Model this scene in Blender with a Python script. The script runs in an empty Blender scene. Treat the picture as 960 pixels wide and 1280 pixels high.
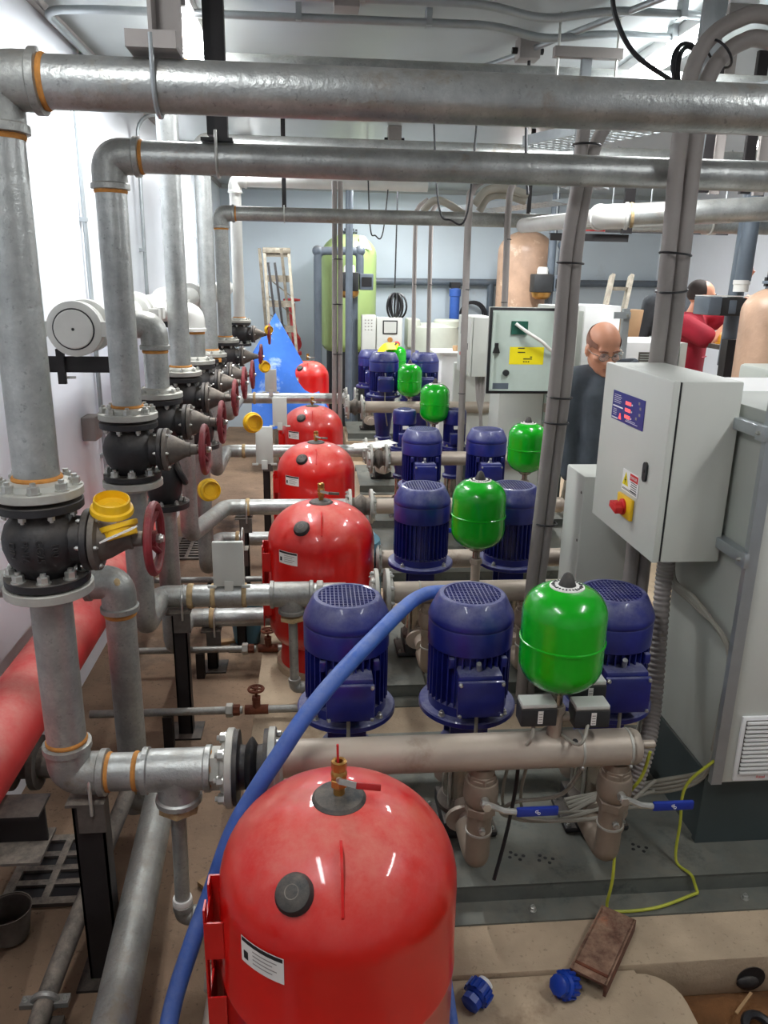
import bpy, bmesh, math, random
from mathutils import Vector, Matrix, Quaternion
random.seed(7)
PI = math.pi
scene = bpy.context.scene
COL = scene.collection

# ------------------------------------------------------------------ camera
cam_d = bpy.data.cameras.new('camera')
cam_d.sensor_fit = 'VERTICAL'; cam_d.sensor_height = 36.0
cam_d.lens = 36.0 * 975.0 / 1280.0
cam_d.clip_start = 0.05; cam_d.clip_end = 60
cam = bpy.data.objects.new('camera', cam_d); COL.objects.link(cam)
P_, R_, S_ = math.radians(16.6), math.radians(1.05), math.radians(5.3)
fwd = Vector((math.sin(S_)*math.cos(P_), math.cos(S_)*math.cos(P_), -math.sin(P_)))
r0 = Vector((math.cos(S_), -math.sin(S_), 0)); u0 = r0.cross(fwd)
rt = r0*math.cos(R_) + u0*math.sin(R_); up = u0*math.cos(R_) - r0*math.sin(R_)
M = Matrix((rt, up, -fwd)).transposed().to_4x4(); M.translation = (0, 0, 1.95)
cam.matrix_world = M
scene.camera = cam

# ------------------------------------------------------------------ world, exposure, ceiling lights
w = bpy.data.worlds.new('world'); scene.world = w; w.use_nodes = True
w.node_tree.nodes['Background'].inputs[0].default_value = (0.75, 0.82, 0.9, 1)
w.node_tree.nodes['Background'].inputs[1].default_value = 0.05
vs = scene.view_settings
vs.view_transform = 'Standard'; vs.look = 'None'; vs.gamma = 1.0; vs.use_curve_mapping = False
vs.exposure = 0.22
# one light under each ceiling batten (the battens are built further down): x, y, length along y
LAMPS = [(-0.54, 4.1, 1.1, 42), (-0.54, 7.6, 1.1, 48), (1.68, 3.95, 1.1, 50), (1.95, 7.6, 1.1, 60), (3.4, 5.6, 1.1, 45), (0.9, 9.2, 1.1, 32), (-0.54, 0.6, 1.1, 15), (1.95, 0.9, 1.1, 17)]  # the lamp nearest the far wall is added to brighten that wall
for lx, ly, ll, pw in LAMPS:
    ld = bpy.data.lights.new('batten_light', 'AREA'); ld.shape = 'RECTANGLE'
    ld.size = 0.12; ld.size_y = ll; ld.energy = pw; ld.color = (0.97, 0.985, 1.0)
    lo = bpy.data.objects.new('batten_light', ld); COL.objects.link(lo); lo.location = (lx, ly, 2.958)

# ------------------------------------------------------------------ materials
MATS = {}
def lin(c):
    return tuple(((x/255)/12.92 if x/255 <= 0.04045 else ((x/255+0.055)/1.055)**2.4) for x in c)
def mat(name, rgb, rough=0.5, metal=0.0, var=0.15, scale=8.0, bump=0.0, bscale=60.0, dust=0.0, dustc=(190,172,150), rgb2=None, spec=0.5, coat=0.0, vor=False, stain=None, speck=0.0):
    m = bpy.data.materials.new(name); m.use_nodes = True
    nt = m.node_tree; N = nt.nodes; Lk = nt.links
    b = N['Principled BSDF']
    b.inputs['Roughness'].default_value = rough; b.inputs['Metallic'].default_value = metal
    b.inputs['Specular IOR Level'].default_value = spec
    b.inputs['Coat Weight'].default_value = coat; b.inputs['Coat Roughness'].default_value = 0.06
    c = lin(rgb); tc = N.new('ShaderNodeTexCoord')
    def noise(sc, det=4, rg=0.6):
        n = N.new('ShaderNodeTexNoise'); n.inputs['Scale'].default_value = sc
        n.inputs['Detail'].default_value = det; n.inputs['Roughness'].default_value = rg
        Lk.new(tc.outputs['Object'], n.inputs['Vector']); return n
    def ramp(src, a, bb, lo=(0,0,0,1), hi=(1,1,1,1)):
        r = N.new('ShaderNodeValToRGB'); r.color_ramp.elements[0].position = a; r.color_ramp.elements[1].position = bb
        r.color_ramp.elements[0].color = lo; r.color_ramp.elements[1].color = hi
        Lk.new(src, r.inputs[0]); return r.outputs[0]
    def mix(f, a, bb):
        x = N.new('ShaderNodeMix'); x.data_type = 'RGBA'
        if isinstance(f, float): x.inputs[0].default_value = f
        else: Lk.new(f, x.inputs[0])
        for s, i in ((a, 6), (bb, 7)):
            if isinstance(s, tuple): x.inputs[i].default_value = (*s[:3], 1)
            else: Lk.new(s, x.inputs[i])
        return x.outputs[2]
    c2 = lin(rgb2) if rgb2 else tuple(min(1, x*(1+var)) for x in c)
    c1 = c if rgb2 else tuple(x*(1-var) for x in c)
    if vor:
        v = N.new('ShaderNodeTexVoronoi'); v.inputs['Scale'].default_value = scale*6
        Lk.new(tc.outputs['Object'], v.inputs['Vector'])
        a = mix(ramp(v.outputs['Color'], 0.2, 0.8), c1, c2)
        col = mix(ramp(noise(scale*0.5).outputs[0], 0.35, 0.7), a, tuple(x*0.7 for x in c1))
    else:
        col = mix(ramp(noise(scale).outputs[0], 0.3, 0.7), c1, c2)
    if stain:
        col = mix(ramp(noise(stain[1], 6, 0.7).outputs[0], stain[2], stain[2]+0.12), col, lin(stain[0]))
    if speck:
        col = mix(ramp(noise(70, 3, 0.6).outputs[0], 0.62, 0.7, (0,0,0,1), (speck,)*3+(1,)), col, tuple(x*0.35 for x in c))
    if dust:
        g = N.new('ShaderNodeNewGeometry'); sx = N.new('ShaderNodeSeparateXYZ'); Lk.new(g.outputs['Normal'], sx.inputs[0])
        up_ = ramp(sx.outputs['Z'], 0.15, 0.95)
        nn = ramp(noise(scale*1.3, 8, 0.75).outputs[0], 0.36, 0.74)
        mm = N.new('ShaderNodeMath'); mm.operation = 'MULTIPLY'; Lk.new(up_, mm.inputs[0]); Lk.new(nn, mm.inputs[1])
        m2 = N.new('ShaderNodeMath'); m2.operation = 'MULTIPLY'; Lk.new(mm.outputs[0], m2.inputs[0]); m2.inputs[1].default_value = dust; m2.use_clamp = True
        col = mix(m2.outputs[0], col, lin(dustc))
        rm = N.new('ShaderNodeMapRange'); Lk.new(m2.outputs[0], rm.inputs[0]); rm.inputs[3].default_value = rough; rm.inputs[4].default_value = 0.85
        Lk.new(rm.outputs[0], b.inputs['Roughness'])
    Lk.new(col, b.inputs['Base Color'])
    if bump:
        bn = N.new('ShaderNodeBump'); bn.inputs['Strength'].default_value = bump; bn.inputs['Distance'].default_value = 0.01
        Lk.new(noise(bscale, 5, 0.65).outputs[0], bn.inputs['Height']); Lk.new(bn.outputs[0], b.inputs['Normal'])
    MATS[name] = m
    return m
mat('wall_white', (226,230,236), 0.35, var=0.03, scale=1.2)
mat('wall_blue', (200,212,220), 0.5, var=0.05, scale=1.0, stain=((188,196,200), 1.3, 0.6))
mat('ceiling', (172,178,178), 0.32, 0.15, var=0.08, scale=0.9)
mat('concrete', (138,114,92), 0.9, var=0.25, scale=3, bump=0.4, bscale=26, stain=((96,80,66), 1.8, 0.55), speck=0.7)
mat('plinth', (180,160,134), 0.92, var=0.2, scale=3, bump=0.4, bscale=30, stain=((146,124,100), 2.6, 0.58), speck=0.5)
mat('dirt', (112,74,40), 0.95, var=0.35, scale=9, bump=0.9, bscale=28)
mat('galv', (182,185,183), 0.34, 0.7, scale=22, rgb2=(192,195,192), vor=True, dust=0.6, dustc=(180,174,162), bump=0.22, bscale=55, speck=0.45, stain=((150,136,116), 3.0, 0.60))
mat('galv_dull', (160,162,158), 0.42, 0.55, scale=20, rgb2=(172,173,168), vor=True, dust=0.7, dustc=(164,154,140), bump=0.2, bscale=50, speck=0.4, stain=((132,116,98), 3.5, 0.58))
mat('galv_flange', (176,176,168), 0.5, 0.35, var=0.12, scale=20, dust=0.6, dustc=(196,186,170))
mat('bolt', (190,190,184), 0.32, 0.75, var=0.15, scale=30)
mat('stainless', (176,164,150), 0.42, 0.3, var=0.1, scale=5, dust=0.75, dustc=(186,170,152), stain=((142,124,106), 4, 0.62))
mat('steel_shiny', (176,168,156), 0.25, 0.85, var=0.15, scale=12, dust=0.2)
mat('white_pipe', (206,206,200), 0.4, 0.0, var=0.08, scale=6, dust=0.35, dustc=(190,180,164))
mat('cast_black', (38,38,40), 0.5, 0.1, var=0.4, scale=9, dust=0.75, dustc=(128,116,102), bump=0.12, bscale=70)
mat('cast_dusty', (92,86,80), 0.65, 0.1, var=0.35, scale=14, dust=0.9, dustc=(176,164,148), bump=0.1)
mat('black', (22,22,24), 0.55, var=0.3, scale=10)
mat('rubber', (40,42,44), 0.6, var=0.2, scale=14, dust=0.35)
mat('dark_steel', (36,33,34), 0.5, 0.2, var=0.3, scale=7, dust=0.55, dustc=(150,136,120))
mat('red_gloss', (206,16,10), 0.28, var=0.08, scale=5, dust=0.95, dustc=(212,128,112), coat=0.4)
mat('red_bracket', (205,24,22), 0.35, var=0.1)
mat('red_paint', (200,52,52), 0.5, var=0.15, scale=4, dust=0.8, dustc=(212,166,150))
mat('red_lever', (168,30,30), 0.45)
mat('maroon', (122,34,42), 0.5, var=0.25, scale=30, dust=0.3)
mat('rust', (112,62,42), 0.85, 0.2, var=0.4, scale=18, bump=0.4)
mat('rust_plate', (104,70,56), 0.85, 0.1, var=0.35, scale=16, bump=0.5, bscale=24, stain=((166,88,52), 9, 0.60), speck=0.6, dust=0.9, dustc=(176,146,120))
mat('blue_motor', (26,34,112), 0.34, var=0.25, scale=9, dust=1.0, dustc=(146,146,164), coat=0.2)
mat('blue_lever', (26,52,150), 0.4)
mat('hose_blue', (58,98,180), 0.5, var=0.15, scale=10, dust=0.7, dustc=(150,160,186))
mat('blue_cap', (16,60,160), 0.35, var=0.1)
mat('blue_sheet', (52,112,206), 0.45, var=0.2, scale=3, stain=((176,200,230), 3.2, 0.54))
mat('acrylic', (150,180,184), 0.25, var=0.08); mat('teal_drum', (86,132,150), 0.5, var=0.1)
mat('green_gloss', (8,168,22), 0.22, var=0.04, coat=0.4)
mat('grey_cab', (202,204,196), 0.42, var=0.03, scale=2, dust=0.2, dustc=(208,204,194))
mat('grey_cab_dark', (168,172,164), 0.5, var=0.05, scale=2)
mat('cab_inner', (186,200,190), 0.45, var=0.04)
mat('frame_green', (58,68,68), 0.55, var=0.1, scale=4, dust=0.2)
mat('skid', (104,108,102), 0.5, 0.3, var=0.25, scale=6, dust=0.5, dustc=(146,136,118), stain=((66,74,72), 5, 0.56), bump=0.1); mat('valve_dusty', (140,127,112), 0.55, 0.25, var=0.15, scale=12, dust=0.7, dustc=(176,158,138)); mat('hydrant_red', (160,40,42), 0.5, var=0.15)
mat('yellow', (236,188,24), 0.4, var=0.06, dust=0.15)
mat('yellow_label', (240,222,20), 0.5, var=0.02)
mat('white', (238,238,236), 0.5, var=0.02)
mat('print_black', (24,24,26), 0.6)
mat('print_red', (205,38,40), 0.5)
mat('print_blue', (34,44,132), 0.3, var=0.05)
mat('pcb', (24,82,66), 0.5, var=0.2, scale=60)
mat('brass', (188,142,78), 0.32, 0.8, var=0.15, scale=20)
mat('hemp', (176,152,112), 0.85, var=0.3, scale=30, bump=0.3)
mat('hemp_orange', (188,128,60), 0.8, var=0.25, scale=30, bump=0.3)
mat('conduit_grey', (146,140,136), 0.6, var=0.08, scale=6, dust=0.2)
mat('conduit_metal', (170,176,178), 0.35, 0.6, var=0.1)
mat('cable_grey', (150,146,134), 0.55, var=0.1)
mat('cable_black', (26,26,30), 0.45)
mat('earth_wire', (168,172,50), 0.5, var=0.15)
mat('pvc_grey', (92,102,112), 0.45, var=0.1, dust=0.3)
mat('vessel_green', (160,184,116), 0.4, var=0.08, scale=3, dust=0.3, dustc=(206,208,180))
mat('vessel_tan', (178,146,122), 0.4, var=0.18, scale=5, bump=0.6, bscale=9, stain=((222,196,170), 6, 0.6))
mat('plastic_wrap', (150,152,150), 0.3, var=0.15, scale=5, bump=0.5, bscale=8)
mat('beige_tank', (196,200,186), 0.45, var=0.05)
mat('aluminium', (150,142,126), 0.5, 0.3, var=0.35, scale=18, speck=0.6)
mat('skin', (206,146,116), 0.5, var=0.08, scale=9)
mat('hair', (46,36,32), 0.8, var=0.2, scale=50)
mat('stubble', (142,100,82), 0.75, var=0.15, scale=60)
mat('sweatshirt', (76,83,90), 0.9, var=0.18, scale=12, bump=0.25, bscale=14)
mat('trousers', (70,68,74), 0.9, var=0.2, scale=10, bump=0.2, bscale=14)
mat('red_cloth', (158,26,46), 0.85, var=0.18, scale=10, bump=0.2, bscale=14)
mat('print_faded', (196,90,102), 0.85)
mat('jacket', (62,66,70), 0.85, var=0.2, scale=10, bump=0.25, bscale=14)
mat('glass_frame', (34,28,28), 0.3)
mat('lip', (156,92,80), 0.5)
mat('eye', (60,44,40), 0.3); mat('eyelid', (150,100,82), 0.5)
mat('shoe', (40,36,34), 0.7)
mat('orange_hat', (228,158,36), 0.4)
mat('cardboard', (172,140,104), 0.85, var=0.1)
mat('paper', (232,230,224), 0.8, var=0.04)
mat('wood', (166,132,92), 0.75, var=0.2, scale=6)
m = mat('lens', (220,225,230), 0.05); m.node_tree.nodes['Principled BSDF'].inputs['Alpha'].default_value = 0.18
m = mat('lamp_glow', (255,255,255), 0.5); bb = m.node_tree.nodes['Principled BSDF']
bb.inputs['Emission Color'].default_value = (0.96, 0.98, 1, 1); bb.inputs['Emission Strength'].default_value = 14
m = mat('led_red', (255,70,70), 0.5); bb = m.node_tree.nodes['Principled BSDF']
bb.inputs['Emission Color'].default_value = (1, 0.12, 0.12, 1); bb.inputs['Emission Strength'].default_value = 0.8

# ------------------------------------------------------------------ geometry helpers
def V(*a): return Vector(a[0] if len(a) == 1 else a)
def frame(axis):
    z = V(axis).normalized(); t = Vector((0,0,1)) if abs(z.z) < 0.9 else Vector((1,0,0))
    x = t.cross(z).normalized(); return x, z.cross(x), z
def bend(pts, R, k=6):
    """round the corners of a polyline"""
    pts = [V(p) for p in pts]; out = [pts[0]]
    for i in range(1, len(pts)-1):
        a, b, c = pts[i-1], pts[i], pts[i+1]
        r = min(R, (a-b).length*0.49, (c-b).length*0.49)
        p, q = b+(a-b).normalized()*r, b+(c-b).normalized()*r
        for j in range(k+1):
            t = j/k; out.append(p*(1-t)**2 + b*2*t*(1-t) + q*t*t)
    out.append(pts[-1]); return out
def spline(pts, k=8):
    pts = [V(p) for p in pts]; P = [pts[0]*2-pts[1]] + pts + [pts[-1]*2-pts[-2]]; out = []
    for i in range(1, len(P)-2):
        for j in range(k):
            t = j/k; a, b, c, d = P[i-1], P[i], P[i+1], P[i+2]
            out.append(0.5*((2*b)+(c-a)*t+(2*a-5*b+4*c-d)*t*t+(3*b-a-3*c+d)*t**3))
    out.append(pts[-1]); return out
class MB:
    def __init__(s): s.v = []; s.f = []
    def add(s, vs_, fs):
        n = len(s.v); s.v += [V(p) for p in vs_]; s.f += [tuple(i+n for i in f) for f in fs]; return s
    def box(s, x0, x1, y0, y1, z0, z1):
        return s.add([(x,y,z) for x in (x0,x1) for y in (y0,y1) for z in (z0,z1)],
                     [(0,1,3,2),(4,6,7,5),(0,4,5,1),(2,3,7,6),(0,2,6,4),(1,5,7,3)])
    def obox(s, c, ax, ay, az, hx, hy, hz):
        c, ax, ay, az = V(c), V(ax).normalized(), V(ay).normalized(), V(az).normalized()
        return s.add([c+ax*i*hx+ay*j*hy+az*k*hz for i in (-1,1) for j in (-1,1) for k in (-1,1)],
                     [(0,1,3,2),(4,6,7,5),(0,4,5,1),(2,3,7,6),(0,2,6,4),(1,5,7,3)])
    def bar(s, a, b, w_, t_, up_=(0,0,1)):
        a, b = V(a), V(b); z = (b-a).normalized(); u = V(up_)
        if abs(z.dot(u)) > 0.95: u = Vector((1,0,0))
        x = z.cross(u).normalized(); y = x.cross(z)
        return s.obox((a+b)/2, x, y, z, w_/2, t_/2, (b-a).length/2)
    def lathe(s, o, axis, prof, n=24, a0=0.0, a1=2*PI):
        o = V(o); x, y, z = frame(axis); full = abs(a1-a0-2*PI) < 1e-6
        m_ = n if full else n+1; vs_ = []; fs = []
        for r, h in prof:
            for i in range(m_):
                a = a0+(a1-a0)*i/n; vs_.append(o+z*h+(x*math.cos(a)+y*math.sin(a))*r)
        for j in range(len(prof)-1):
            for i in range(n):
                i2 = (i+1) % m_; fs.append((j*m_+i, j*m_+i2, (j+1)*m_+i2, (j+1)*m_+i))
        if full:
            if prof[0][0] > 1e-5: fs.append(tuple(range(m_-1, -1, -1)))
            if prof[-1][0] > 1e-5: fs.append(tuple(range((len(prof)-1)*m_, len(prof)*m_)))
        return s.add(vs_, fs)
    def cyl(s, a, b, r, r1=None, n=20):
        a, b = V(a), V(b); return s.lathe(a, b-a, [(r,0),(r if r1 is None else r1,(b-a).length)], n)
    def disc(s, c, axis, r, t, n=28): return s.lathe(c, axis, [(r,-t/2),(r,t/2)], n)
    def hex(s, c, axis, r, t): return s.lathe(c, axis, [(r*0.9,-t/2),(r,-t/2+t*0.1),(r,t/2-t*0.1),(r*0.9,t/2)], 6)
    def tube(s, pts, r, n=14):
        pts = [V(p) for p in pts]; x, y, z = frame(pts[1]-pts[0]); vs_ = []; fs = []; L = len(pts)
        for i, p in enumerate(pts):
            d = (pts[min(i+1,L-1)]-pts[max(i-1,0)]).normalized()
            x = (x - d*x.dot(d)).normalized(); y = d.cross(x)
            rr = r[i] if isinstance(r, (list, tuple)) else r
            for k in range(n):
                a = 2*PI*k/n; vs_.append(p+(x*math.cos(a)+y*math.sin(a))*rr)
        for i in range(L-1):
            for k in range(n): fs.append((i*n+k, i*n+(k+1)%n, (i+1)*n+(k+1)%n, (i+1)*n+k))
        fs.append(tuple(range(n-1,-1,-1))); fs.append(tuple(range((L-1)*n, L*n)))
        return s.add(vs_, fs)
    def torus(s, c, axis, R, r, n=32, m_=10):
        c = V(c); x, y, z = frame(axis); vs_ = []; fs = []
        for i in range(n):
            a = 2*PI*i/n; d = x*math.cos(a)+y*math.sin(a)
            for j in range(m_):
                b = 2*PI*j/m_; vs_.append(c+d*(R+r*math.cos(b))+z*r*math.sin(b))
        for i in range(n):
            for j in range(m_): fs.append((i*m_+j, ((i+1)%n)*m_+j, ((i+1)%n)*m_+(j+1)%m_, i*m_+(j+1)%m_))
        return s.add(vs_, fs)
    def ball(s, c, r, n=16, m_=10, ax=((1,0,0),(0,1,0),(0,0,1))):
        c = V(c); r = (r,r,r) if not isinstance(r, (tuple, list)) else r; ax = [V(a) for a in ax]; vs_ = []; fs = []
        for j in range(1, m_):
            t = PI*j/m_
            for i in range(n):
                a = 2*PI*i/n; vs_.append(c+ax[0]*r[0]*math.sin(t)*math.cos(a)+ax[1]*r[1]*math.sin(t)*math.sin(a)+ax[2]*r[2]*math.cos(t))
        for j in range(m_-2):
            for i in range(n): fs.append((j*n+i, (j+1)*n+i, (j+1)*n+(i+1)%n, j*n+(i+1)%n))
        k = len(vs_); vs_ += [c+ax[2]*r[2], c-ax[2]*r[2]]
        for i in range(n): fs.append((k, i, (i+1)%n)); fs.append((k+1, (m_-2)*n+(i+1)%n, (m_-2)*n+i))
        return s.add(vs_, fs)
    def prism(s, poly, o, ax, ay, t):
        """2-D outline in the plane ax, ay, thickness t along ax x ay (centred)"""
        o, ax, ay = V(o), V(ax).normalized(), V(ay).normalized(); z = ax.cross(ay); n = len(poly)
        vs_ = [o+ax*p[0]+ay*p[1]+z*k*t/2 for k in (-1,1) for p in poly]
        fs = [tuple(range(n-1,-1,-1)), tuple(range(n,2*n))] + [(i,(i+1)%n,n+(i+1)%n,n+i) for i in range(n)]
        return s.add(vs_, fs)
    def chain(s, pts, rad, n=14):
        for p, r in zip(pts, rad): s.ball(p, r, n, 8)
        for i in range(len(pts)-1): s.cyl(pts[i], pts[i+1], rad[i], rad[i+1], n)
        return s
    def mesh(s, name, org=(0,0,0), bevel=0.0, ang=32):
        me = bpy.data.meshes.new(name); org = V(org)
        me.from_pydata([tuple(p-org) for p in s.v], [], s.f)
        bm = bmesh.new(); bm.from_mesh(me); bmesh.ops.recalc_face_normals(bm, faces=bm.faces)
        if bevel:
            es = [e for e in bm.edges if len(e.link_faces) == 2 and e.calc_face_angle() > 0.6]
            bmesh.ops.bevel(bm, geom=es, offset=bevel, segments=2, affect='EDGES', profile=0.5, clamp_overlap=True)
        for f in bm.faces: f.smooth = True
        bm.to_mesh(me); bm.free(); me.set_sharp_from_angle(angle=math.radians(ang)); return me
    def build(s, name, m_, parent=None, bevel=0.0, label=None, cat=None, group=None, kind=None, ang=32):
        if parent is not None: org = WLOC[parent.name]
        else:
            xs = [p.x for p in s.v]; ys = [p.y for p in s.v]; zs = [p.z for p in s.v]
            org = V((min(xs)+max(xs))/2, (min(ys)+max(ys))/2, min(zs))
        me = s.mesh(name, org, bevel, ang); me.materials.append(MATS[m_])
        o = bpy.data.objects.new(name, me); COL.objects.link(o)
        if parent is not None: o.parent = parent; WLOC[o.name] = org
        else: o.location = org; WLOC[o.name] = org
        tag(o, label, cat, group, kind); return o
WLOC = {}
def tag(o, label=None, cat=None, group=None, kind=None):
    if label: o['label'] = label
    if cat: o['category'] = cat
    if group: o['group'] = group
    if kind: o['kind'] = kind
    return o
def thing(name, label, cat, loc, group=None):
    o = bpy.data.objects.new(name, None); o.empty_display_size = 0.05; COL.objects.link(o); o.location = loc
    WLOC[o.name] = V(loc); return tag(o, label, cat, group)
def dup(root, loc, label, rotz=0.0, group=None, scale=None):
    r = root.copy(); COL.objects.link(r); r.location = loc; r.rotation_euler = (0,0,rotz); r['label'] = label
    if scale: r.scale = (scale,)*3 if not isinstance(scale, tuple) else scale
    if group: r['group'] = group
    for ch in list(root.children):
        c = ch.copy(); COL.objects.link(c); c.parent = r
        for g in ch.children:
            d = g.copy(); COL.objects.link(d); d.parent = c
    return r
def inst(me, name, parent, pos, axis=(0,0,1), spin=0.0):
    """a small repeated part (bolt, bar) that shares its mesh"""
    o = bpy.data.objects.new(name, me); COL.objects.link(o); o.parent = parent
    o.location = V(pos)-WLOC[parent.name]; o.rotation_mode = 'QUATERNION'
    o.rotation_quaternion = Vector((0,0,1)).rotation_difference(V(axis).normalized()) @ Quaternion((0,0,1), spin)
    return o
def text_mb(txt, size, o, ax, ay, depth=0.0006):
    cu = bpy.data.curves.new('txt', 'FONT'); cu.body = txt; cu.size = size; cu.extrude = depth; cu.align_x = 'CENTER'; cu.align_y = 'CENTER'
    ob = bpy.data.objects.new('txt', cu); COL.objects.link(ob); bpy.context.view_layer.update()
    me = bpy.data.meshes.new_from_object(ob.evaluated_get(bpy.context.evaluated_depsgraph_get()))
    bpy.data.objects.remove(ob); o, ax, ay = V(o), V(ax).normalized(), V(ay).normalized(); az = ax.cross(ay)
    mb = MB(); mb.add([o+ax*p.co.x+ay*p.co.y+az*p.co.z for p in me.vertices], [tuple(p.vertices) for p in me.polygons]); return mb
# shared bolt meshes
def bolt_mesh(name, r, h):
    mb = MB(); mb.lathe((0,0,0), (0,0,1), [(r*1.25,0),(r*1.25,h*0.15)], 12); mb.lathe((0,0,h*0.15), (0,0,1), [(r,0),(r,h*0.65),(r*0.85,h*0.72)], 6)
    mb.lathe((0,0,h*0.8), (0,0,1), [(r*0.5,0),(r*0.5,h*0.4)], 8); me = mb.mesh(name); me.materials.append(MATS['bolt']); return me
BOLT_L = bolt_mesh('bolt', 0.014, 0.022); BOLT_M = bolt_mesh('bolt', 0.009, 0.015); BOLT_S = bolt_mesh('bolt', 0.0055, 0.009)
def ring_bolts(parent, c, axis, R, n, me, ph=0.0):
    x, y, z = frame(axis); c = V(c)
    for i in range(n):
        a = 2*PI*i/n+ph; inst(me, 'bolt', parent, c+(x*math.cos(a)+y*math.sin(a))*R, axis)
# ------------------------------------------------------------------ setting
ST = dict(kind='structure')
MB().box(-1.15,4.6,-1.8,10.6,-0.12,0.0).build('floor', 'concrete', **ST)
def poly_slab(name, poly, z0, z1, m_):
    mb = MB(); mb.prism(poly, (0,0,(z0+z1)/2), (1,0,0), (0,1,0), z1-z0); return mb.build(name, m_, kind='structure', bevel=0.006)
pl = [(-0.27,0.6),(0.98,0.6)] + [(0.98-0.10*(1-math.cos(a)),1.54+0.10*math.sin(a)) for a in [PI/12*i for i in range(1,7)]] + [(0.88,1.655),(4.0,1.655),(4.0,9.2),(-0.27,9.2)]
pl = [(-0.27,1.655),(4.0,1.655),(4.0,9.2),(-0.27,9.2)]
poly_slab('plinth', pl, 0.0, 0.13, 'plinth')
ap = [(-0.27,0.5),(0.98,0.5),(0.98,1.50)] + [(0.88+0.10*math.cos(a),1.54+0.10*math.sin(a)) for a in [PI/12*i for i in range(0,7)]] + [(0.88,1.652),(-0.27,1.652)]
poly_slab('plinth_apron', ap, 0.0, 0.118, 'plinth')
mb = MB(); n = 26; vs_ = []; fs = []
for j in range(n+1):
    for i in range(n+1):
        x = 0.97+i*1.4/n; y = 0.7+j*0.955/n; e = min(i,n-i,j,n-j)
        vs_.append((x, y, 0.004+(0.012+0.03*random.random()+0.02*math.sin(i*.9)*math.cos(j*.7)) * (1 if e else 0)))
for j in range(n):
    for i in range(n): fs.append((j*(n+1)+i, j*(n+1)+i+1, (j+1)*(n+1)+i+1, (j+1)*(n+1)+i))
mb.add(vs_, fs).build('dirt_bed', 'dirt', label='loose brown dirt filling the pit in front of the plinth', cat='dirt', kind='stuff')
MB().box(-1.25,-1.15,-1.8,10.7,-0.12,3.15).build('wall_left', 'wall_white', **ST)
MB().box(-1.15,4.6,10.6,10.7,-0.12,3.15).build('wall_far', 'wall_blue', **ST)
MB().box(4.6,4.7,-1.8,10.7,-0.12,3.15).build('wall_right', 'wall_white', **ST)
MB().box(-1.15,4.6,-1.9,-1.8,-0.12,3.15).build('wall_back', 'wall_white', **ST)
MB().box(-1.15,4.6,-1.8,10.6,3.05,3.15).build('ceiling', 'ceiling', **ST)
mb = MB(); mb.box(-1.15,-1.12,-1.8,10.6,3.01,3.05); mb.build('trim_1', 'conduit_grey', **ST)
mb = MB(); mb.box(-1.15,4.6,10.575,10.6,3.0,3.05); mb.build('trim_2', 'ceiling', **ST)
for i, y in enumerate((2.55, 5.0, 7.4)):
    MB().box(-1.12,4.6,y-0.03,y+0.03,3.035,3.05).build('trim_%d' % (3+i), 'ceiling', bevel=0.004, **ST)

# ------------------------------------------------------------------ pipe helpers
def pipe(par, a, b, r, m_='galv', name='pipe'): return MB().cyl(a, b, r, n=28).build(name, m_, par)
def seal(par, c, axis, r, m_='hemp_orange', t=0.014):
    mb = MB(); mb.lathe(c, axis, [(r*0.98,-t/2),(r*1.05,-t*0.3),(r*1.07,0.1*t),(r*1.02,t/2)], 24); return mb.build('thread_seal', m_, par)
def elbow(par, c, d1, d2, r, m_='galv_dull', L=None, name='elbow'):
    c, d1, d2 = V(c), V(d1).normalized(), V(d2).normalized(); L = L or r*1.9
    mb = MB(); mb.tube(bend([c+d1*L, c, c+d2*L], L*0.95, 9), r*1.12, 24)
    for d in (d1, d2): mb.lathe(c+d*L, d, [(r*1.12,-0.02),(r*1.24,-0.016),(r*1.24,0.0),(r*1.05,0.002)], 24)
    return mb.build(name, m_, par)
def tee(par, c, ax, br, r, m_='galv', L=None, Lb=None):
    c, ax, br = V(c), V(ax).normalized(), V(br).normalized(); L = L or r*1.9; Lb = Lb or r*1.7
    mb = MB(); mb.cyl(c-ax*L, c+ax*L, r*1.14, n=24); mb.cyl(c, c+br*Lb, r*1.12, n=24)
    for p, d in ((c+ax*L, ax), (c-ax*L, -ax), (c+br*Lb, br)): mb.lathe(p, d, [(r*1.14,-0.018),(r*1.25,-0.014),(r*1.25,0),(r*1.05,0.002)], 24)
    return mb.build('tee', m_, par)
def flange(par, c, axis, R, t, r, m_='galv_flange', hub=True, bolts=8, bm_=None, name='flange'):
    """flange whose face is at c, hub on the +axis side"""
    prof = [(R*0.98,0),(R,0.002),(R,t-0.002),(R*0.97,t)] + ([(r*1.55,t),(r*1.45,t+0.012),(r*1.1,t+0.018),(r*1.0,t+0.019)] if hub else [])
    o = MB().lathe(c, axis, prof, 36).build(name, m_, par)
    if bolts: ring_bolts(par, V(c)+V(axis).normalized()*t, axis, R*0.8, bolts, bm_ or BOLT_M, 0.2)
    return o
def ubolt(par, c, axis, r, drop, m_='bolt', down=(0,0,-1), t=0.005):
    c = V(c); x = V(down).cross(V(axis)).normalized(); d = V(down).normalized()
    pts = [c+x*r+d*drop] + [c+x*r*math.cos(a)-d*r*math.sin(a) for a in [PI*i/10 for i in range(11)]] + [c-x*r+d*drop]
    return MB().tube(pts, t, 8).build('u_bolt', m_, par)

RX = -0.655
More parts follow.
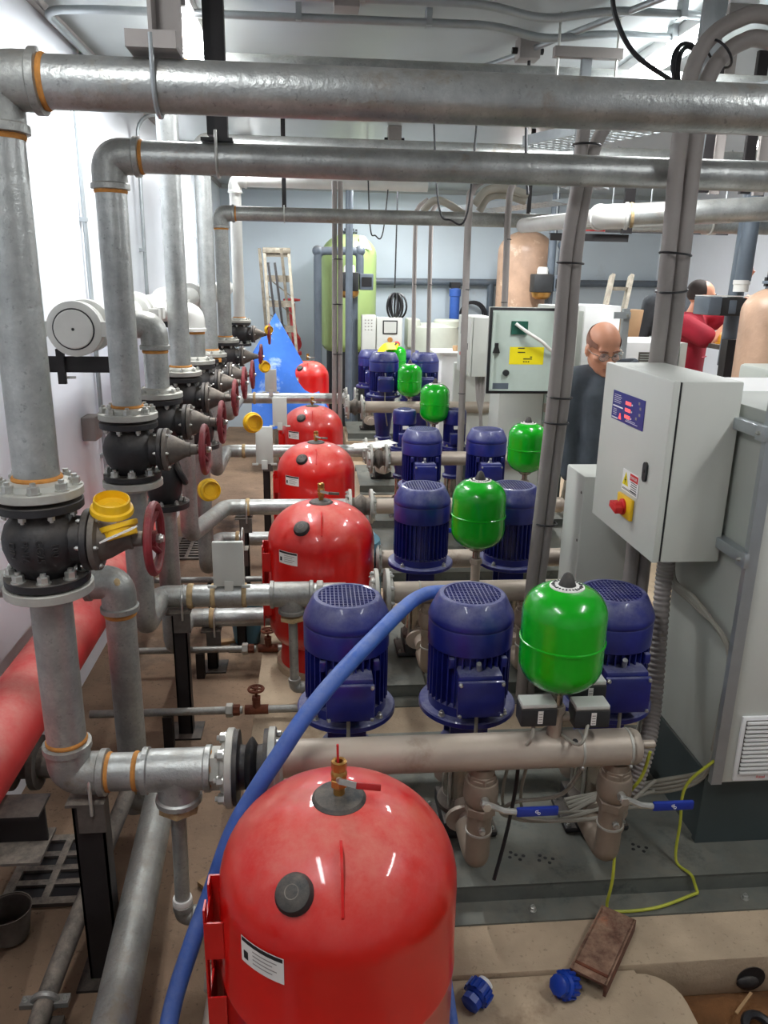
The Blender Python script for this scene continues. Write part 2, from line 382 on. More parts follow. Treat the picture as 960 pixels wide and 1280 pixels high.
# ------------------------------------------------------------------ overhead lines with their risers
def overhead(y, z, zlow, xend, label, r=0.05, m_='galv', fl=True, mel='galv_dull', seals=True, zs=None):
    t = thing('overhead_pipe', label, 'pipe', (RX, y, zlow), 'galvanised overhead lines with risers')
    L = 0.1
    elbow(t, (RX,y,z), (1,0,0), (0,0,-1), r, mel, L)
    pipe(t, (RX+L-0.02,y,z), (xend,y,z), r, m_, 'header_pipe'); pipe(t, (RX,y,zlow), (RX,y,z-L+0.02), r, m_, 'riser_pipe')
    if seals: seal(t, (RX+L+0.006,y,z), (1,0,0), r); seal(t, (RX,y,z-L-0.006), (0,0,-1), r)
    if fl:
        flange(t, (RX,y,zlow-0.02), (0,0,1), 0.102, 0.022, r, bolts=8, bm_=BOLT_L if y < 3 else BOLT_M); seal(t, (RX,y,zlow+0.022), (0,0,1), r*1.05)
    return t
o1 = overhead(1.86, 2.33, 1.463, 4.6, 'thick galvanised pipe crossing the top of the view, nearest of the overhead lines', 0.052)
o2 = overhead(2.81, 2.316, 1.483, 4.6, 'galvanised pipe with dark elbow, second overhead line just below the nearest one')
overhead(3.98, 2.86, 1.498, 4.0, 'high galvanised pipe under the ceiling, mostly hidden behind the two nearest overhead lines', m_='galv')
overhead(5.15, 2.71, 1.478, 4.6, 'pale dusty overhead pipe seen between the two nearest overhead lines', m_='galv')
overhead(6.05, 2.385, 1.498, 2.95, 'slim dark overhead pipe hung below the others, its elbow above the far valves', m_='galv_dull')
overhead(7.25, 2.735, 1.58, 1.0, 'white painted overhead pipe, farthest of the lines with risers', m_='white_pipe', mel='white_pipe', seals=False)
# hangers of the two nearest lines
h = thing('pipe_hanger', 'grey angle-iron hanger with U-bolt holding the nearest overhead pipe', 'hanger', (-0.3,1.86,2.38), 'overhead pipe hangers')
mb = MB(); mb.box(-0.33,-0.322,1.84,1.90,2.40,3.05); mb.box(-0.33,-0.27,1.892,1.90,2.40,3.05); mb.build('drop_angle', 'conduit_grey', h)
mb = MB(); mb.box(-0.37,-0.27,1.80,1.92,2.388,2.396); mb.box(-0.37,-0.27,1.80,1.808,2.396,2.42); mb.build('foot_angle', 'conduit_grey', h)
ubolt(h, (-0.32,1.86,2.33), (1,0,0), 0.058, 0.085, down=(0,0,1), m_='conduit_metal')
for y, x, z in ((2.81,-0.305,2.316),):
    h = thing('pipe_hanger', 'dark flat-bar hanger with black clip holding the second overhead pipe', 'hanger', (x,y,z+0.05), 'overhead pipe hangers')
    MB().box(x-0.005,x+0.035,y-0.02,y+0.02,z+0.06,3.05).build('drop_bar', 'dark_steel', h)
    MB().box(x-0.05,x+0.05,y-0.03,y+0.03,z+0.052,z+0.062).build('foot_plate', 'black', h)
    ubolt(h, (x,y,z), (1,0,0), 0.054, 0.08, down=(0,0,1))
h = thing('pipe_hanger', 'black square hanger dropping from the ceiling in front of the left lamp', 'hanger', (-0.37,3.3,2.4), 'overhead pipe hangers')
MB().box(-0.36,-0.30,3.0,3.06,2.42,3.05).build('drop_bar', 'black', h)
for x, y, z, lb in ((-0.2,6.05,2.385,'thin hanger strap near the elbow of the slim dark overhead pipe'),(1.66,6.3,2.4,'blue-grey strap hanger above the slim overhead pipe right of the conduits')):
    h = thing('pipe_hanger', lb, 'hanger', (x,y,z+0.05), 'overhead pipe hangers')
    MB().box(x-0.015,x+0.015,y-0.01,y+0.01,z+0.05,3.05).build('drop_bar', 'dark_steel', h); ubolt(h, (x,y,z), (1,0,0), 0.054, 0.06, down=(0,0,1), t=0.004)

# ------------------------------------------------------------------ globe valves on the risers (bonnet axis +x)
def make_valve(label):
    t = thing('globe_valve', label, 'valve', (0,0,0), 'black cast-iron globe valves in a row')
    MB().lathe((0,0,0), (0,0,1), [(0.058,-0.084),(0.066,-0.07),(0.084,-0.045),(0.094,-0.01),(0.094,0.015),(0.084,0.045),(0.066,0.068),(0.06,0.082)], 28).cyl((0,0,0), (0.10,0,0), 0.062, 0.058, 24).build('valve_body', 'cast_black', t, ang=60)
    for z0, z1 in ((0.082,0.103), (-0.105,-0.084)):
        MB().lathe((0,0,z0), (0,0,1), [(0.098,0),(0.10,0.002),(0.10,z1-z0-0.002),(0.098,z1-z0)], 36).build('body_flange', 'cast_black', t)
    ring_bolts(t, (0,0,0.082), (0,0,-1), 0.082, 8, BOLT_M, 0.2)
    ring_bolts(t, (0,0,-0.084), (0,0,1), 0.082, 8, BOLT_L, 0.2)
    MB().lathe((0.10,0,0), (1,0,0), [(0.074,0),(0.076,0.003),(0.076,0.015),(0.074,0.017)], 28).build('bonnet_flange', 'cast_black', t)
    b = MB().lathe((0.12,0,0), (1,0,0), [(0.075,0),(0.077,0.003),(0.076,0.014),(0.055,0.018),(0.046,0.04),(0.034,0.062),(0.026,0.078),(0.026,0.09),(0.02,0.092),(0.018,0.115),(0.012,0.117)], 28).build('bonnet', 'cast_dusty', t, ang=50)
    ring_bolts(t, (0.134,0,0), (1,0,0), 0.066, 6, BOLT_S); ring_bolts(t, (0.10,0,0), (-1,0,0), 0.066, 6, BOLT_S)
    MB().cyl((0.22,0,0), (0.285,0,0), 0.009, n=12).build('stem', 'bolt', t)
    w_ = MB().torus((0.262,0,0), (1,0,0), 0.083, 0.0105, 36, 10)
    for k in range(4):
        a = PI/4+k*PI/2; p = V(0.262,math.cos(a)*0.08,math.sin(a)*0.08); w_.tube([(0.25,math.cos(a)*0.015,math.sin(a)*0.015), (0.25,p.y*0.5,p.z*0.5), p], 0.008, 8)
    w_.cyl((0.24,0,0), (0.268,0,0), 0.02, n=16); hw = w_.build('handwheel', 'maroon', t)
    me = MB(); me.lathe((0.268,0,0), (1,0,0), [(0.012,0),(0.012,0.01),(0.008,0.012)], 6); me.build('hub_nut', 'bolt', hw)
    return t
VZ = 1.335
vlist = [(1.86,1.33,'nearest globe valve, black body with raised lettering and maroon handwheel'),
 (2.81,1.35,'second globe valve from the front, on the riser with the dark elbow'),
 (3.37,1.35,'third globe valve from the front, below the first elbow off the white header pipe'),
 (3.98,1.365,'fourth globe valve from the front, dusty bonnet, behind the first header elbow'),
 (4.53,1.37,'fifth globe valve from the front, below the second elbow off the white header'),
 (5.15,1.345,'sixth globe valve from the front, one with an orange tag above its bonnet'),
 (6.05,1.375,'seventh globe valve from the front, under the slim dark riser'),
 (7.25,1.46,'farthest globe valve, beside the blue sheet and the leaning ladder')]
v0 = make_valve(vlist[0][2])
for i, (y, z, lb) in enumerate(vlist):
    if i == 0: v0.location = (RX, y, z)
    else: dup(v0, (RX, y, z), lb)
WLOC[v0.name] = V(RX,1.86,1.33)
for i, (tx, a) in enumerate((('DIN', -118), ('PN16', -98), ('GG25', -78), ('100', -58))):
    a = math.radians(a); c = V(RX+0.0955*math.cos(a), 1.86+0.0955*math.sin(a), 1.33)
    text_mb(tx, 0.024, c, (0,0,-1), (-math.sin(a), math.cos(a), 0), 0.0011).build('cast_lettering', 'cast_black', v0)
MB().box(RX+0.03,RX+0.075,5.07,5.09,1.43,1.455).build('tag', 'hemp_orange', label='small orange tag on the sixth valve from the front', cat='tag')
# yellow flange caps hung on the handwheels
def ycap(c, axis, R, label):
    t = thing('flange_cover', label, 'cover', V(c), 'yellow plastic flange caps')
    MB().lathe(c, axis, [(R,0),(R*1.02,0.004),(R*0.98,0.012),(R*0.86,0.014),(R*0.84,0.034),(R*0.78,0.036),(R*0.76,0.016),(0.0001,0.014)], 28).build('cap_body', 'yellow', t)
    MB().torus(V(c)+V(axis).normalized()*0.014, axis, R*0.45, 0.003, 24, 6).build('cap_ring', 'yellow', t); return t
ycap((-0.485,1.845,1.405), (0.12,-0.25,1), 0.05, 'yellow plastic cap lying on the nearest valve bonnet, upper of two')
ycap((-0.475,1.85,1.372), (0.3,-0.3,-1), 0.046, 'yellow plastic cap wedged under another on the nearest valve bonnet')
ycap((-0.385,2.79,1.205), (0.5,-1,0.15), 0.042, 'yellow cap hanging below the second handwheel from the front')
ycap((-0.31,3.95,1.245), (0.5,-1,0.1), 0.052, 'yellow cap hanging right of the fourth handwheel from the front')
ycap((-0.37,6.0,1.305), (0.5,-1,0.1), 0.045, 'yellow cap at the seventh handwheel, against the blue sheet')
ycap((-0.40,7.22,1.50), (0.5,-1,0.1), 0.04, 'yellow cap beside the farthest handwheel')
MB().bar((-0.50,1.80,1.345), (-0.42,1.775,1.385), 0.03, 0.004).build('cardboard_wedge', 'paper', label='strip of white card stuck against the nearest handwheel', cat='card')

# ------------------------------------------------------------------ white header pipe on the left wall
t = thing('header_pipe', 'thick white-grey header pipe with grooved couplings along the left wall', 'pipe', (-0.92,3.2,1.745))
HX, HZ = -0.92, 1.745
MB().cyl((HX,3.2,HZ), (HX,8.8,HZ+0.09), 0.075, n=32).build('pipe_run', 'white_pipe', t)
def coupling(y, z, R=0.105, L=0.07):
    mb = MB(); mb.lathe((HX,y-L/2,z), (0,1,0), [(R*0.86,0),(R,0.008),(R,L*0.35),(R*0.94,L*0.5),(R,L*0.65),(R,L-0.008),(R*0.86,L)], 36)
    for s in (-1, 1): mb.obox((HX+s*(R+0.012),y,z), (1,0,0), (0,1,0), (0,0,1), 0.03, L*0.4, 0.028)
    c = mb.build('coupling', 'white_pipe', t)
    for s in (-1, 1): inst(BOLT_M, 'coupling_bolt', t, (HX+s*(R+0.02),y,z-0.03), (0,0,-1))
for y in (3.21, 3.36, 4.15, 4.27, 5.2, 6.2, 7.2): coupling(y, HZ+(y-3.2)*0.016)
MB().lathe((HX,3.176,HZ), (0,-1,0), [(0.074,0),(0.074,0.006),(0.07,0.009),(0.0001,0.011)], 36).build('end_cap', 'white_pipe', t)
MB().torus((HX,3.174,HZ), (0,1,0), 0.0765, 0.003, 36, 6).build('cap_groove', 'cast_black', t)
MB().lathe((HX,3.165,HZ), (0,-1,0), [(0.006,0),(0.004,0.004)], 10).build('cap_centre', 'cast_black', t)
for y in (3.37, 4.53):
    z = HZ+0.01; r = 0.05
    elbow(t, (RX,y,z), (-1,0,0), (0,0,-1), r, 'galv_dull' if y < 4 else 'white_pipe', 0.10, 'branch_elbow')
    MB().cyl((HX+0.05,y,z), (RX-0.09,y,z), r, n=24).build('branch_stub', 'white_pipe', t)
    vz = 1.35 if y < 4 else 1.37
    pipe(t, (RX,y,vz+0.13), (RX,y,z-0.09), r, 'galv', 'branch_drop'); seal(t, (RX,y,z-0.108), (0,0,-1), r)
    flange(t, (RX,y,vz+0.107), (0,0,1), 0.102, 0.022, r, bolts=8)
b = thing('wall_bracket', 'black steel cantilever bracket under the capped end of the header pipe', 'bracket', (-1.0,3.3,1.58))
mb = MB(); mb.box(-1.15,-0.79,3.3,3.305,1.57,1.63); mb.box(-1.15,-0.79,3.3,3.37,1.565,1.572); mb.build('arm', 'dark_steel', b)
MB().box(-1.03,-1.0,3.28,3.30,1.52,1.66).build('web_plate', 'dark_steel', b); MB().cyl((-1.0,3.30,1.545), (-0.965,3.30,1.545), 0.005, n=8).build('bolt', 'bolt', b)
b = thing('wall_bracket', 'black bracket holding the header pipe behind the third riser', 'bracket', (-0.95,5.0,1.66))
MB().box(-1.15,-0.78,5.0,5.07,1.645,1.69).build('arm', 'dark_steel', b)

# ------------------------------------------------------------------ spools from valves down to the manifolds
def sflange(t, y, z): 
    flange(t, (RX,y,z), (0,0,-1), 0.105, 0.024, 0.05, bolts=0)
# line 1
t = thing('valve_spool', 'galvanised pipe from the nearest valve down to the front tee and flanged joint', 'pipe', (RX,1.86,0.67), 'spools below the valves')
sflange(t, 1.86, 1.22); pipe(t, (RX,1.86,0.755), (RX,1.86,1.20), 0.05, 'galv_dull', 'drop_pipe')
elbow(t, (RX,1.86,0.672), (0,0,1), (1,0,0), 0.05, 'galv_dull', 0.095); seal(t, (RX,1.86,0.775), (0,0,1), 0.05)
pipe(t, (-0.57,1.86,0.672), (-0.46,1.86,0.672), 0.05, 'galv'); seal(t, (-0.555,1.86,0.672), (1,0,0), 0.05); seal(t, (-0.483,1.86,0.672), (1,0,0), 0.05)
tee(t, (-0.375,1.86,0.672), (1,0,0), (0,0,-1), 0.05, 'galv', 0.09, 0.095)
MB().hex((-0.267,1.86,0.672), (1,0,0), 0.058, 0.04).build('hex_nipple', 'galv_flange', t); seal(t, (-0.288,1.86,0.672), (1,0,0), 0.05)
MB().hex((-0.375,1.86,0.56), (0,0,1), 0.058, 0.022).build('hex_bushing', 'hemp', t)
flange(t, (-0.222,1.86,0.672), (-1,0,0), 0.105, 0.02, 0.05, bolts=8, bm_=BOLT_L); flange(t, (-0.13,1.86,0.672), (1,0,0), 0.105, 0.02, 0.05, m_='galv_flange', bolts=8)
MB().lathe((-0.222,1.86,0.672), (1,0,0), [(0.1,0),(0.1,0.012),(0.06,0.014),(0.058,0.03),(0.075,0.04),(0.08,0.046),(0.075,0.052),(0.058,0.062),(0.06,0.078),(0.1,0.08),(0.1,0.092)], 32).build('rubber_bellows', 'cast_black', t)
t = thing('drain_pipe', 'thin vertical drain pipe under the front tee, elbow near the floor', 'pipe', (-0.385,1.86,0.2))
pipe(t, (-0.385,1.86,0.23), (-0.38,1.86,0.55), 0.021, 'galv_dull'); elbow(t, (-0.385,1.86,0.185), (0,0,1), (1,0,0), 0.023, 'galv_dull', 0.045); pipe(t, (-0.345,1.86,0.185), (-0.25,1.86,0.185), 0.021, 'galv_dull')
seal(t, (-0.385,1.86,0.24), (0,0,1), 0.026, 'paper', 0.02); seal(t, (-0.335,1.86,0.185), (1,0,0), 0.023)
# supply elbow and drop standing behind it, joining the pipe along the floor
t = thing('supply_pipe', 'galvanised elbow and thick drop pipe behind the nearest valve, rust stain on the elbow', 'pipe', (-0.65,2.45,0.1))
elbow(t, (-0.645,2.45,0.985), (-1,0,0), (0,0,-1), 0.05, 'galv_dull', 0.1); pipe(t, (-1.1,2.45,0.985), (-0.735,2.45,0.985), 0.045, 'galv_dull'); seal(t, (-0.752,2.45,0.985), (1,0,0), 0.047)
pipe(t, (-0.645,2.45,0.12), (-0.645,2.45,0.90), 0.049, 'galv_dull', 'drop_pipe'); seal(t, (-0.645,2.45,0.872), (0,0,1), 0.05)
seal(t, (-0.645,2.45,0.22), (0,0,1), 0.055, 'hemp', 0.03); elbow(t, (-0.645,2.45,0.16), (0,0,1), (1,0,0), 0.05, 'galv_dull', 0.09)
NX_ = frame((0.45,-0.75,0.48)); MB().ball((-0.6436,2.4085,0.988), (0.017,0.013,0.004), 12, 6, NX_).ball((-0.636,2.409,1.0), (0.011,0.014,0.004), 12, 6, NX_).ball((-0.651,2.407,0.98), (0.01,0.016,0.004), 12, 6, NX_).build('rust_patch', 'hemp', t)
t = thing('floor_pipe', 'long thick galvanised pipe running along the floor toward the viewer', 'pipe', (-0.5,1.6,0.25))
MB().tube([(-0.54,2.36,0.22),(-0.435,0.4,0.22)], 0.052, 28).build('pipe', 'galv_dull', t); elbow(t, (-0.545,2.45,0.22), (0,-1,0), (-1,0,0), 0.05, 'galv_dull', 0.08)
def spool(yv, zv, ym, zm, xend, label, m_='galv', group='spools below the valves', jog=0.0):
    t = thing('valve_spool', label, 'pipe', (RX,yv,zm), group)
    sflange(t, yv, zv-0.108); r = 0.047
    MB().tube(bend([(RX,yv,zv-0.12),(RX,yv,zm)] + ([(RX+jog,ym,zm)] if jog else [(RX,ym,zm)]) + [(RX+0.1+jog,ym,zm)], 0.09 if not jog else 0.06, 7), r, 24).build('bent_pipe', 'galv_dull', t)
    pipe(t, (RX+0.09+jog,ym,zm), (xend,ym,zm), r, m_, 'horizontal_pipe')
    for xx in (RX+0.13+jog,): seal(t, (xx,ym,zm), (1,0,0), r*1.08, 'hemp', 0.025)
    return t
s2 = spool(2.81, 1.35, 3.12, 0.652, 0.13, 'dusty galvanised line with white seals, second from the front, carrying the large white plate')
for xx in (-0.43,-0.30,-0.13): seal(s2, (xx,3.12,0.652), (1,0,0), 0.05, 'hemp', 0.02)
MB().cyl((-0.41,3.12,0.652), (-0.31,3.12,0.652), 0.053, n=24).build('socket', 'galv', s2)
tee(s2, (-0.1,3.12,0.652), (1,0,0), (0,0,-1), 0.048, 'galv_dull'); MB().hex((-0.1,3.12,0.545), (0,0,1), 0.055, 0.02).build('hex_bushing', 'hemp', s2)
pipe(s2, (-0.095,3.12,0.25), (-0.098,3.12,0.55), 0.02, 'galv_dull', 'drain_drop'); elbow(s2, (-0.095,3.12,0.205), (0,0,1), (1,0,0), 0.022, 'galv_dull', 0.045)
MB().hex((0.02,3.12,0.652), (1,0,0), 0.058, 0.03).build('hex_nipple', 'galv_flange', s2)
s2b = spool(3.37, 1.35, 3.72, 0.282, -0.10, 'lower galvanised line passing behind the large white plate toward the second red tank', 'galv')
s3 = spool(3.98, 1.365, 4.5, 0.64, 0.2, 'bright galvanised line crossing to the third red tank', jog=0.13)
s3b = spool(4.53, 1.37, 5.12, 0.235, -0.12, 'low galvanised line right of the large white plate, before the third red tank')
s4 = spool(5.15, 1.345, 5.8, 0.70, 0.25, 'galvanised line crossing to the fourth red tank')
s5 = spool(6.05, 1.375, 7.0, 0.92, 0.2, 'farthest galvanised line, crossing in front of the last red tank')
# check-valve bodies hanging under the header valves
for y, z, lb in ((3.37,1.10,'round black check valve under the third globe valve'),(4.53,1.12,'round black check valve under the fifth globe valve')):
    t = thing('check_valve', lb, 'valve', (RX,y,z), 'black check valves')
    MB().lathe((RX,y,z), (0,0,1), [(0.06,-0.10),(0.075,-0.06),(0.085,0),(0.075,0.06),(0.058,0.10)], 28).build('valve_body', 'cast_black', t, ang=60)
    MB().lathe((RX,y,z-0.125), (0,0,1), [(0.105,0),(0.105,0.024)], 32).build('body_flange', 'cast_black', t); ring_bolts(t, (RX,y,z-0.10), (0,0,1), 0.085, 8, BOLT_M)
    MB().torus((RX+0.07,y,z+0.03), (1,0.3,0.5), 0.05, 0.014).build('cover_ring', 'cast_black', t)
# white plates standing on the lines
def plate(c, w_, h_, label):
    t = thing('label_plate', label, 'plate', V(c), 'blank white plates on the pipes'); x, y, z = c
    MB().box(x-w_/2,x+w_/2,y-0.012,y+0.012,z,z+h_).build('plate', 'grey_cab', t, bevel=0.003)
    for dx in (-w_*0.55, 0.0, w_*0.55): MB().box(x+dx-0.018,x+dx+0.018,y-0.02,y-0.013,z-0.03 if dx == 0 else z-0.005,z+0.025 if dx == 0 else z+0.008).build('clip', 'grey_cab', t, bevel=0.002)
plate((-0.36,3.10,0.705), 0.128, 0.195, 'largest blank white plate, standing on the second pipe from the front')
plate((-0.295,4.6,0.88), 0.10, 0.225, 'blank white plate before the third red tank')
plate((-0.25,5.75,0.90), 0.105, 0.21, 'blank white plate before the fourth red tank')
plate((-0.375,6.95,0.98), 0.10, 0.20, 'blank white plate against the blue sheet, farthest of the four')
# steel posts holding the lines
def post(x, y, z, label, wdt=0.05):
    t = thing('support_post', label, 'post', (x,y,0), 'black channel posts under the pipes')
    mb = MB(); mb.box(x-wdt/2,x+wdt/2,y-0.03,y-0.022,0,z); mb.box(x-wdt/2,x-wdt/2+0.006,y-0.03,y+0.03,0,z); mb.box(x+wdt/2-0.006,x+wdt/2,y-0.03,y+0.03,0,z); mb.build('channel', 'dark_steel', t)
    mb = MB(); mb.box(x-0.05,x+0.05,y-0.05,y+0.03,z,z+0.008); mb.box(x-0.02,x+0.05,y-0.05,y-0.043,z-0.08,z); mb.build('head_angle', 'cast_dusty', t)
    MB().box(x-0.07,x+0.07,y-0.07,y+0.07,0,0.008).build('foot_plate', 'dark_steel', t)
    ubolt(t, (x+0.02,y,z+0.055), (1,0,0), 0.057, 0.075); return t
post(-0.612,1.86,0.60, 'tall black channel post under the front elbow, nearest post', 0.08)
post(-0.575,3.12,0.585, 'black channel post under the second pipe, left of the large white plate', 0.06)
post(-0.53,3.72,0.218, 'short black post under the lower line beside the taller post')
post(-0.40,3.95,0.57, 'black post seen behind the large white plate'); post(-0.42,4.5,0.575, 'black post below the third pipe line, by the second yellow cap')
post(-0.36,5.8,0.635, 'black post under the line to the fourth red tank')
# small drain lines with rusty gate valves along the floor
def drainline(y, z, x0, x1, xv, label, vlabel):
    t = thing('drain_line', label, 'pipe', (x0,y,z), 'thin drain lines near the floor')
    pipe(t, (x0,y,z), (xv-0.06,y,z), 0.0165, 'galv_dull'); pipe(t, (xv+0.05,y,z), (x1,y,z), 0.0165, 'galv_dull')
    MB().hex((xv-0.115,y,z), (1,0,0), 0.03, 0.03).build('union_nut', 'galv_flange', t); MB().hex((xv-0.085,y,z), (1,0,0), 0.024, 0.03).build('union_end', 'rust', t)
    MB().box(x0+0.3,x0+0.34,y-0.02,y+0.02,0,z-0.015).build('prop', 'dark_steel', t)
    g = thing('gate_valve', vlabel, 'valve', (xv,y,z), 'small rusty gate valves')
    MB().cyl((xv-0.05,y,z), (xv+0.05,y,z), 0.021, n=14).cyl((xv,y,z), (xv,y,z+0.05), 0.017, n=12).build('valve_body', 'rust', g)
    MB().hex((xv,y,z+0.055), (0,0,1), 0.02, 0.016).build('bonnet_nut', 'rust', g); MB().cyl((xv,y,z+0.06), (xv,y,z+0.10), 0.006, n=8).build('stem', 'rust', g)
    mb = MB(); mb.torus((xv,y,z+0.098), (0,0,1), 0.031, 0.006, 24, 8)
    for k in range(5): a = 2*PI*k/5; mb.bar((xv,y,z+0.098), (xv+0.03*math.cos(a),y+0.03*math.sin(a),z+0.098), 0.008, 0.005)
    mb.cyl((xv,y,z+0.09), (xv,y,z+0.106), 0.009, n=10); mb.build('handwheel', 'rust', g)
drainline(3.0, 0.172, -0.95, 0.05, -0.255, 'thin drain pipe with a hex union, nearest along the floor', 'rusty gate valve on the nearest thin drain pipe')
drainline(3.62, 0.152, -0.9, 0.0, -0.24, 'thin drain pipe behind the black posts', 'rusty gate valve on the thin pipe behind the nearest drain')
drainline(4.15, 0.32, -0.9, 0.0, -0.17, 'thin drain pipe under the third line', 'rusty gate valve by the left side of the second red tank')

# ------------------------------------------------------------------ red main along the wall, left floor things
t = thing('red_main_pipe', 'thick dusty red pipe running along the foot of the left wall', 'pipe', (-0.95,2.5,0.6))
MB().tube([(-0.95,0.5,0.62),(-0.95,6.5,0.60)], 0.105, 32).build('pipe', 'red_paint', t)
for y in (4.4,5.9): MB().lathe((-0.95,y,0.61), (0,1,0), [(0.105,0),(0.13,0.01),(0.13,0.06),(0.105,0.07)], 28).build('coupling', 'red_paint', t)
def grate(x0, x1, y0, y1, label):
    t = thing('drain_grate', label, 'grate', ((x0+x1)/2,(y0+y1)/2,0.001), 'cast floor grates')
    MB().box(x0+0.004,x1-0.004,y0+0.004,y1-0.004,0.0006,0.003).build('drain_shadow', 'black', t)
    mb = MB()
    for a, b_, c, d in ((x0,x0+0.03,y0,y1),(x1-0.03,x1,y0,y1),(x0+0.03,x1-0.03,y0,y0+0.03),(x0+0.03,x1-0.03,y1-0.03,y1),((x0+x1)/2-0.012,(x0+x1)/2+0.012,y0+0.03,y1-0.03)): mb.box(a,b_,c,d,0.0006,0.014)
    mb.build('grate_frame', 'cast_dusty', t); n = max(3, int((y1-y0-0.06)/0.055)); me = MB().box(-(x1-x0)/2+0.02,(x1-x0)/2-0.02,-0.012,0.012,0,0.0125).mesh('bar'); me.materials.append(MATS['cast_dusty'])
    for i in range(1, n): inst(me, 'bar', t, ((x0+x1)/2, y0+0.03+(y1-y0-0.06)*i/n, 0.0008))
grate(-1.02,-0.74,2.12,2.45, 'slotted iron floor grate beneath the nearest valve spool'); grate(-1.05,-0.80,5.35,5.85, 'slotted iron floor grate farther back along the left wall')
b = thing('steel_beam', 'stub of dusty I-beam sticking in from the left edge', 'beam', (-0.95,1.95,0.45))
mb = MB(); mb.box(-1.15,-0.74,1.83,1.93,0.555,0.563); mb.box(-1.15,-0.74,1.876,1.884,0.45,0.555); mb.build('web', 'dark_steel', b); MB().box(-1.15,-0.735,1.79,1.93,0.442,0.45).build('lower_leg', 'cast_dusty', b)
# second floor line with clamp and flanged wall outlet
t = thing('side_pipe', 'thin grey pipe with a split clamp running down beside the black post', 'pipe', (-0.70,1.6,0.2))
MB().tube(bend([(-0.62,2.25,0.32),(-0.70,1.67,0.16),(-0.70,1.40,0.13),(-0.62,1.2,0.10)], 0.08, 6), 0.026, 18).build('pipe', 'cast_dusty', t)
mb = MB(); mb.torus((-0.70,1.63,0.155), (0,1,0.2), 0.03, 0.009, 20, 8); mb.box(-0.76,-0.64,1.615,1.645,0.148,0.162); mb.build('split_clamp', 'galv_dull', t)
for dx in (-0.05, 0.05): inst(BOLT_S, 'clamp_bolt', t, (-0.70+dx,1.63,0.162))
MB().box(-0.685,-0.645,1.56,1.60,0,0.14).build('stand', 'dark_steel', t)
t = thing('wall_outlet', 'dusty flanged outlet with elbow low on the left wall', 'valve', (-0.85,2.35,0.42))
for x in (-0.98,-0.90): MB().lathe((x,2.25,0.45), (1,0,0), [(0.085,0),(0.085,0.02)], 28).build('flange', 'cast_dusty', t)
MB().cyl((-1.15,2.25,0.45), (-0.84,2.25,0.45), 0.05, n=20).build('stub', 'cast_dusty', t); MB().hex((-0.83,2.25,0.45), (1,0,0), 0.05, 0.06).build('hex_nipple', 'cast_dusty', t)
MB().tube(bend([(-0.80,2.25,0.45),(-0.74,2.25,0.45),(-0.74,2.25,0.2)], 0.05), 0.028, 16).build('elbow_drop', 'cast_dusty', t)
t = thing('bucket', 'small dark bucket standing on the floor by the left wall', 'bucket', (-0.95,2.0,0))
t.location = (-0.93,2.0,0.015); MB().lathe((-0.95,2.0,0), (0,0,1), [(0.05,0),(0.065,0.10),(0.068,0.10),(0.062,0.095),(0.048,0.01),(0.0001,0.008)], 20).build('bucket_body', 'cast_dusty', t)
g = thing('red_handwheel_valve', 'pale red handwheel on a stem at the lower left edge', 'valve', (-0.80,1.35,0.15))
mb = MB(); mb.torus((-0.79,1.36,0.30), (1,-0.5,0.4), 0.045, 0.011, 24, 8); mb.torus((-0.80,1.33,0.25), (1,-0.5,0.4), 0.04, 0.011, 24, 8)
for k in range(2): mb.bar((-0.79+0.0,1.36,0.26+0.08*k), (-0.79,1.36,0.30), 0.012, 0.01)
mb.build('handwheel', 'red_paint', g); MB().tube([(-1.0,1.45,0.2),(-0.78,1.34,0.30)], 0.012, 10).build('stem', 'galv_dull', g)
# plastic line at the foot of the front tank
t = thing('plastic_line', 'dusty beige plastic tee line beside the foot of the front tank', 'pipe', (-0.27,1.45,0.1))
MB().tube(bend([(-0.235,1.62,0.30),(-0.255,1.5,0.22),(-0.27,1.2,0.12)], 0.05), 0.026, 16).build('pipe', 'stainless', t)
MB().hex((-0.243,1.565,0.26), (0,1,0.6), 0.042, 0.05).build('union_nut', 'stainless', t); MB().tube([(-0.27,1.3,0.15),(-0.45,1.28,0.09)], 0.024, 14).build('branch', 'stainless', t)
mb = MB(); mb.torus((-0.24,1.6,0.285), (0,1,0.6), 0.03, 0.006, 18, 6); mb.torus((-0.24,1.61,0.30), (0,1,0.6), 0.03, 0.006, 18, 6); mb.build('thread', 'stainless', t)
for i, (x, y, a) in enumerate(((-0.5,2.75,0.3),(-0.62,2.68,1.0),(-0.35,2.2,0.8),(-0.48,4.0,0.2))):
    MB().obox((x,y,0.012), (math.cos(a),math.sin(a),0), (-math.sin(a),math.cos(a),0), (0,0,1), 0.05, 0.02, 0.008).build('offcut', 'wood', label=('pale wooden offcut on the floor behind the thick drop pipe','second wooden offcut near the thick drop pipe','wooden offcut on the floor behind the front drain pipe','wooden offcut on the floor under the large white plate')[i], cat='offcut', group='offcuts on the floor')
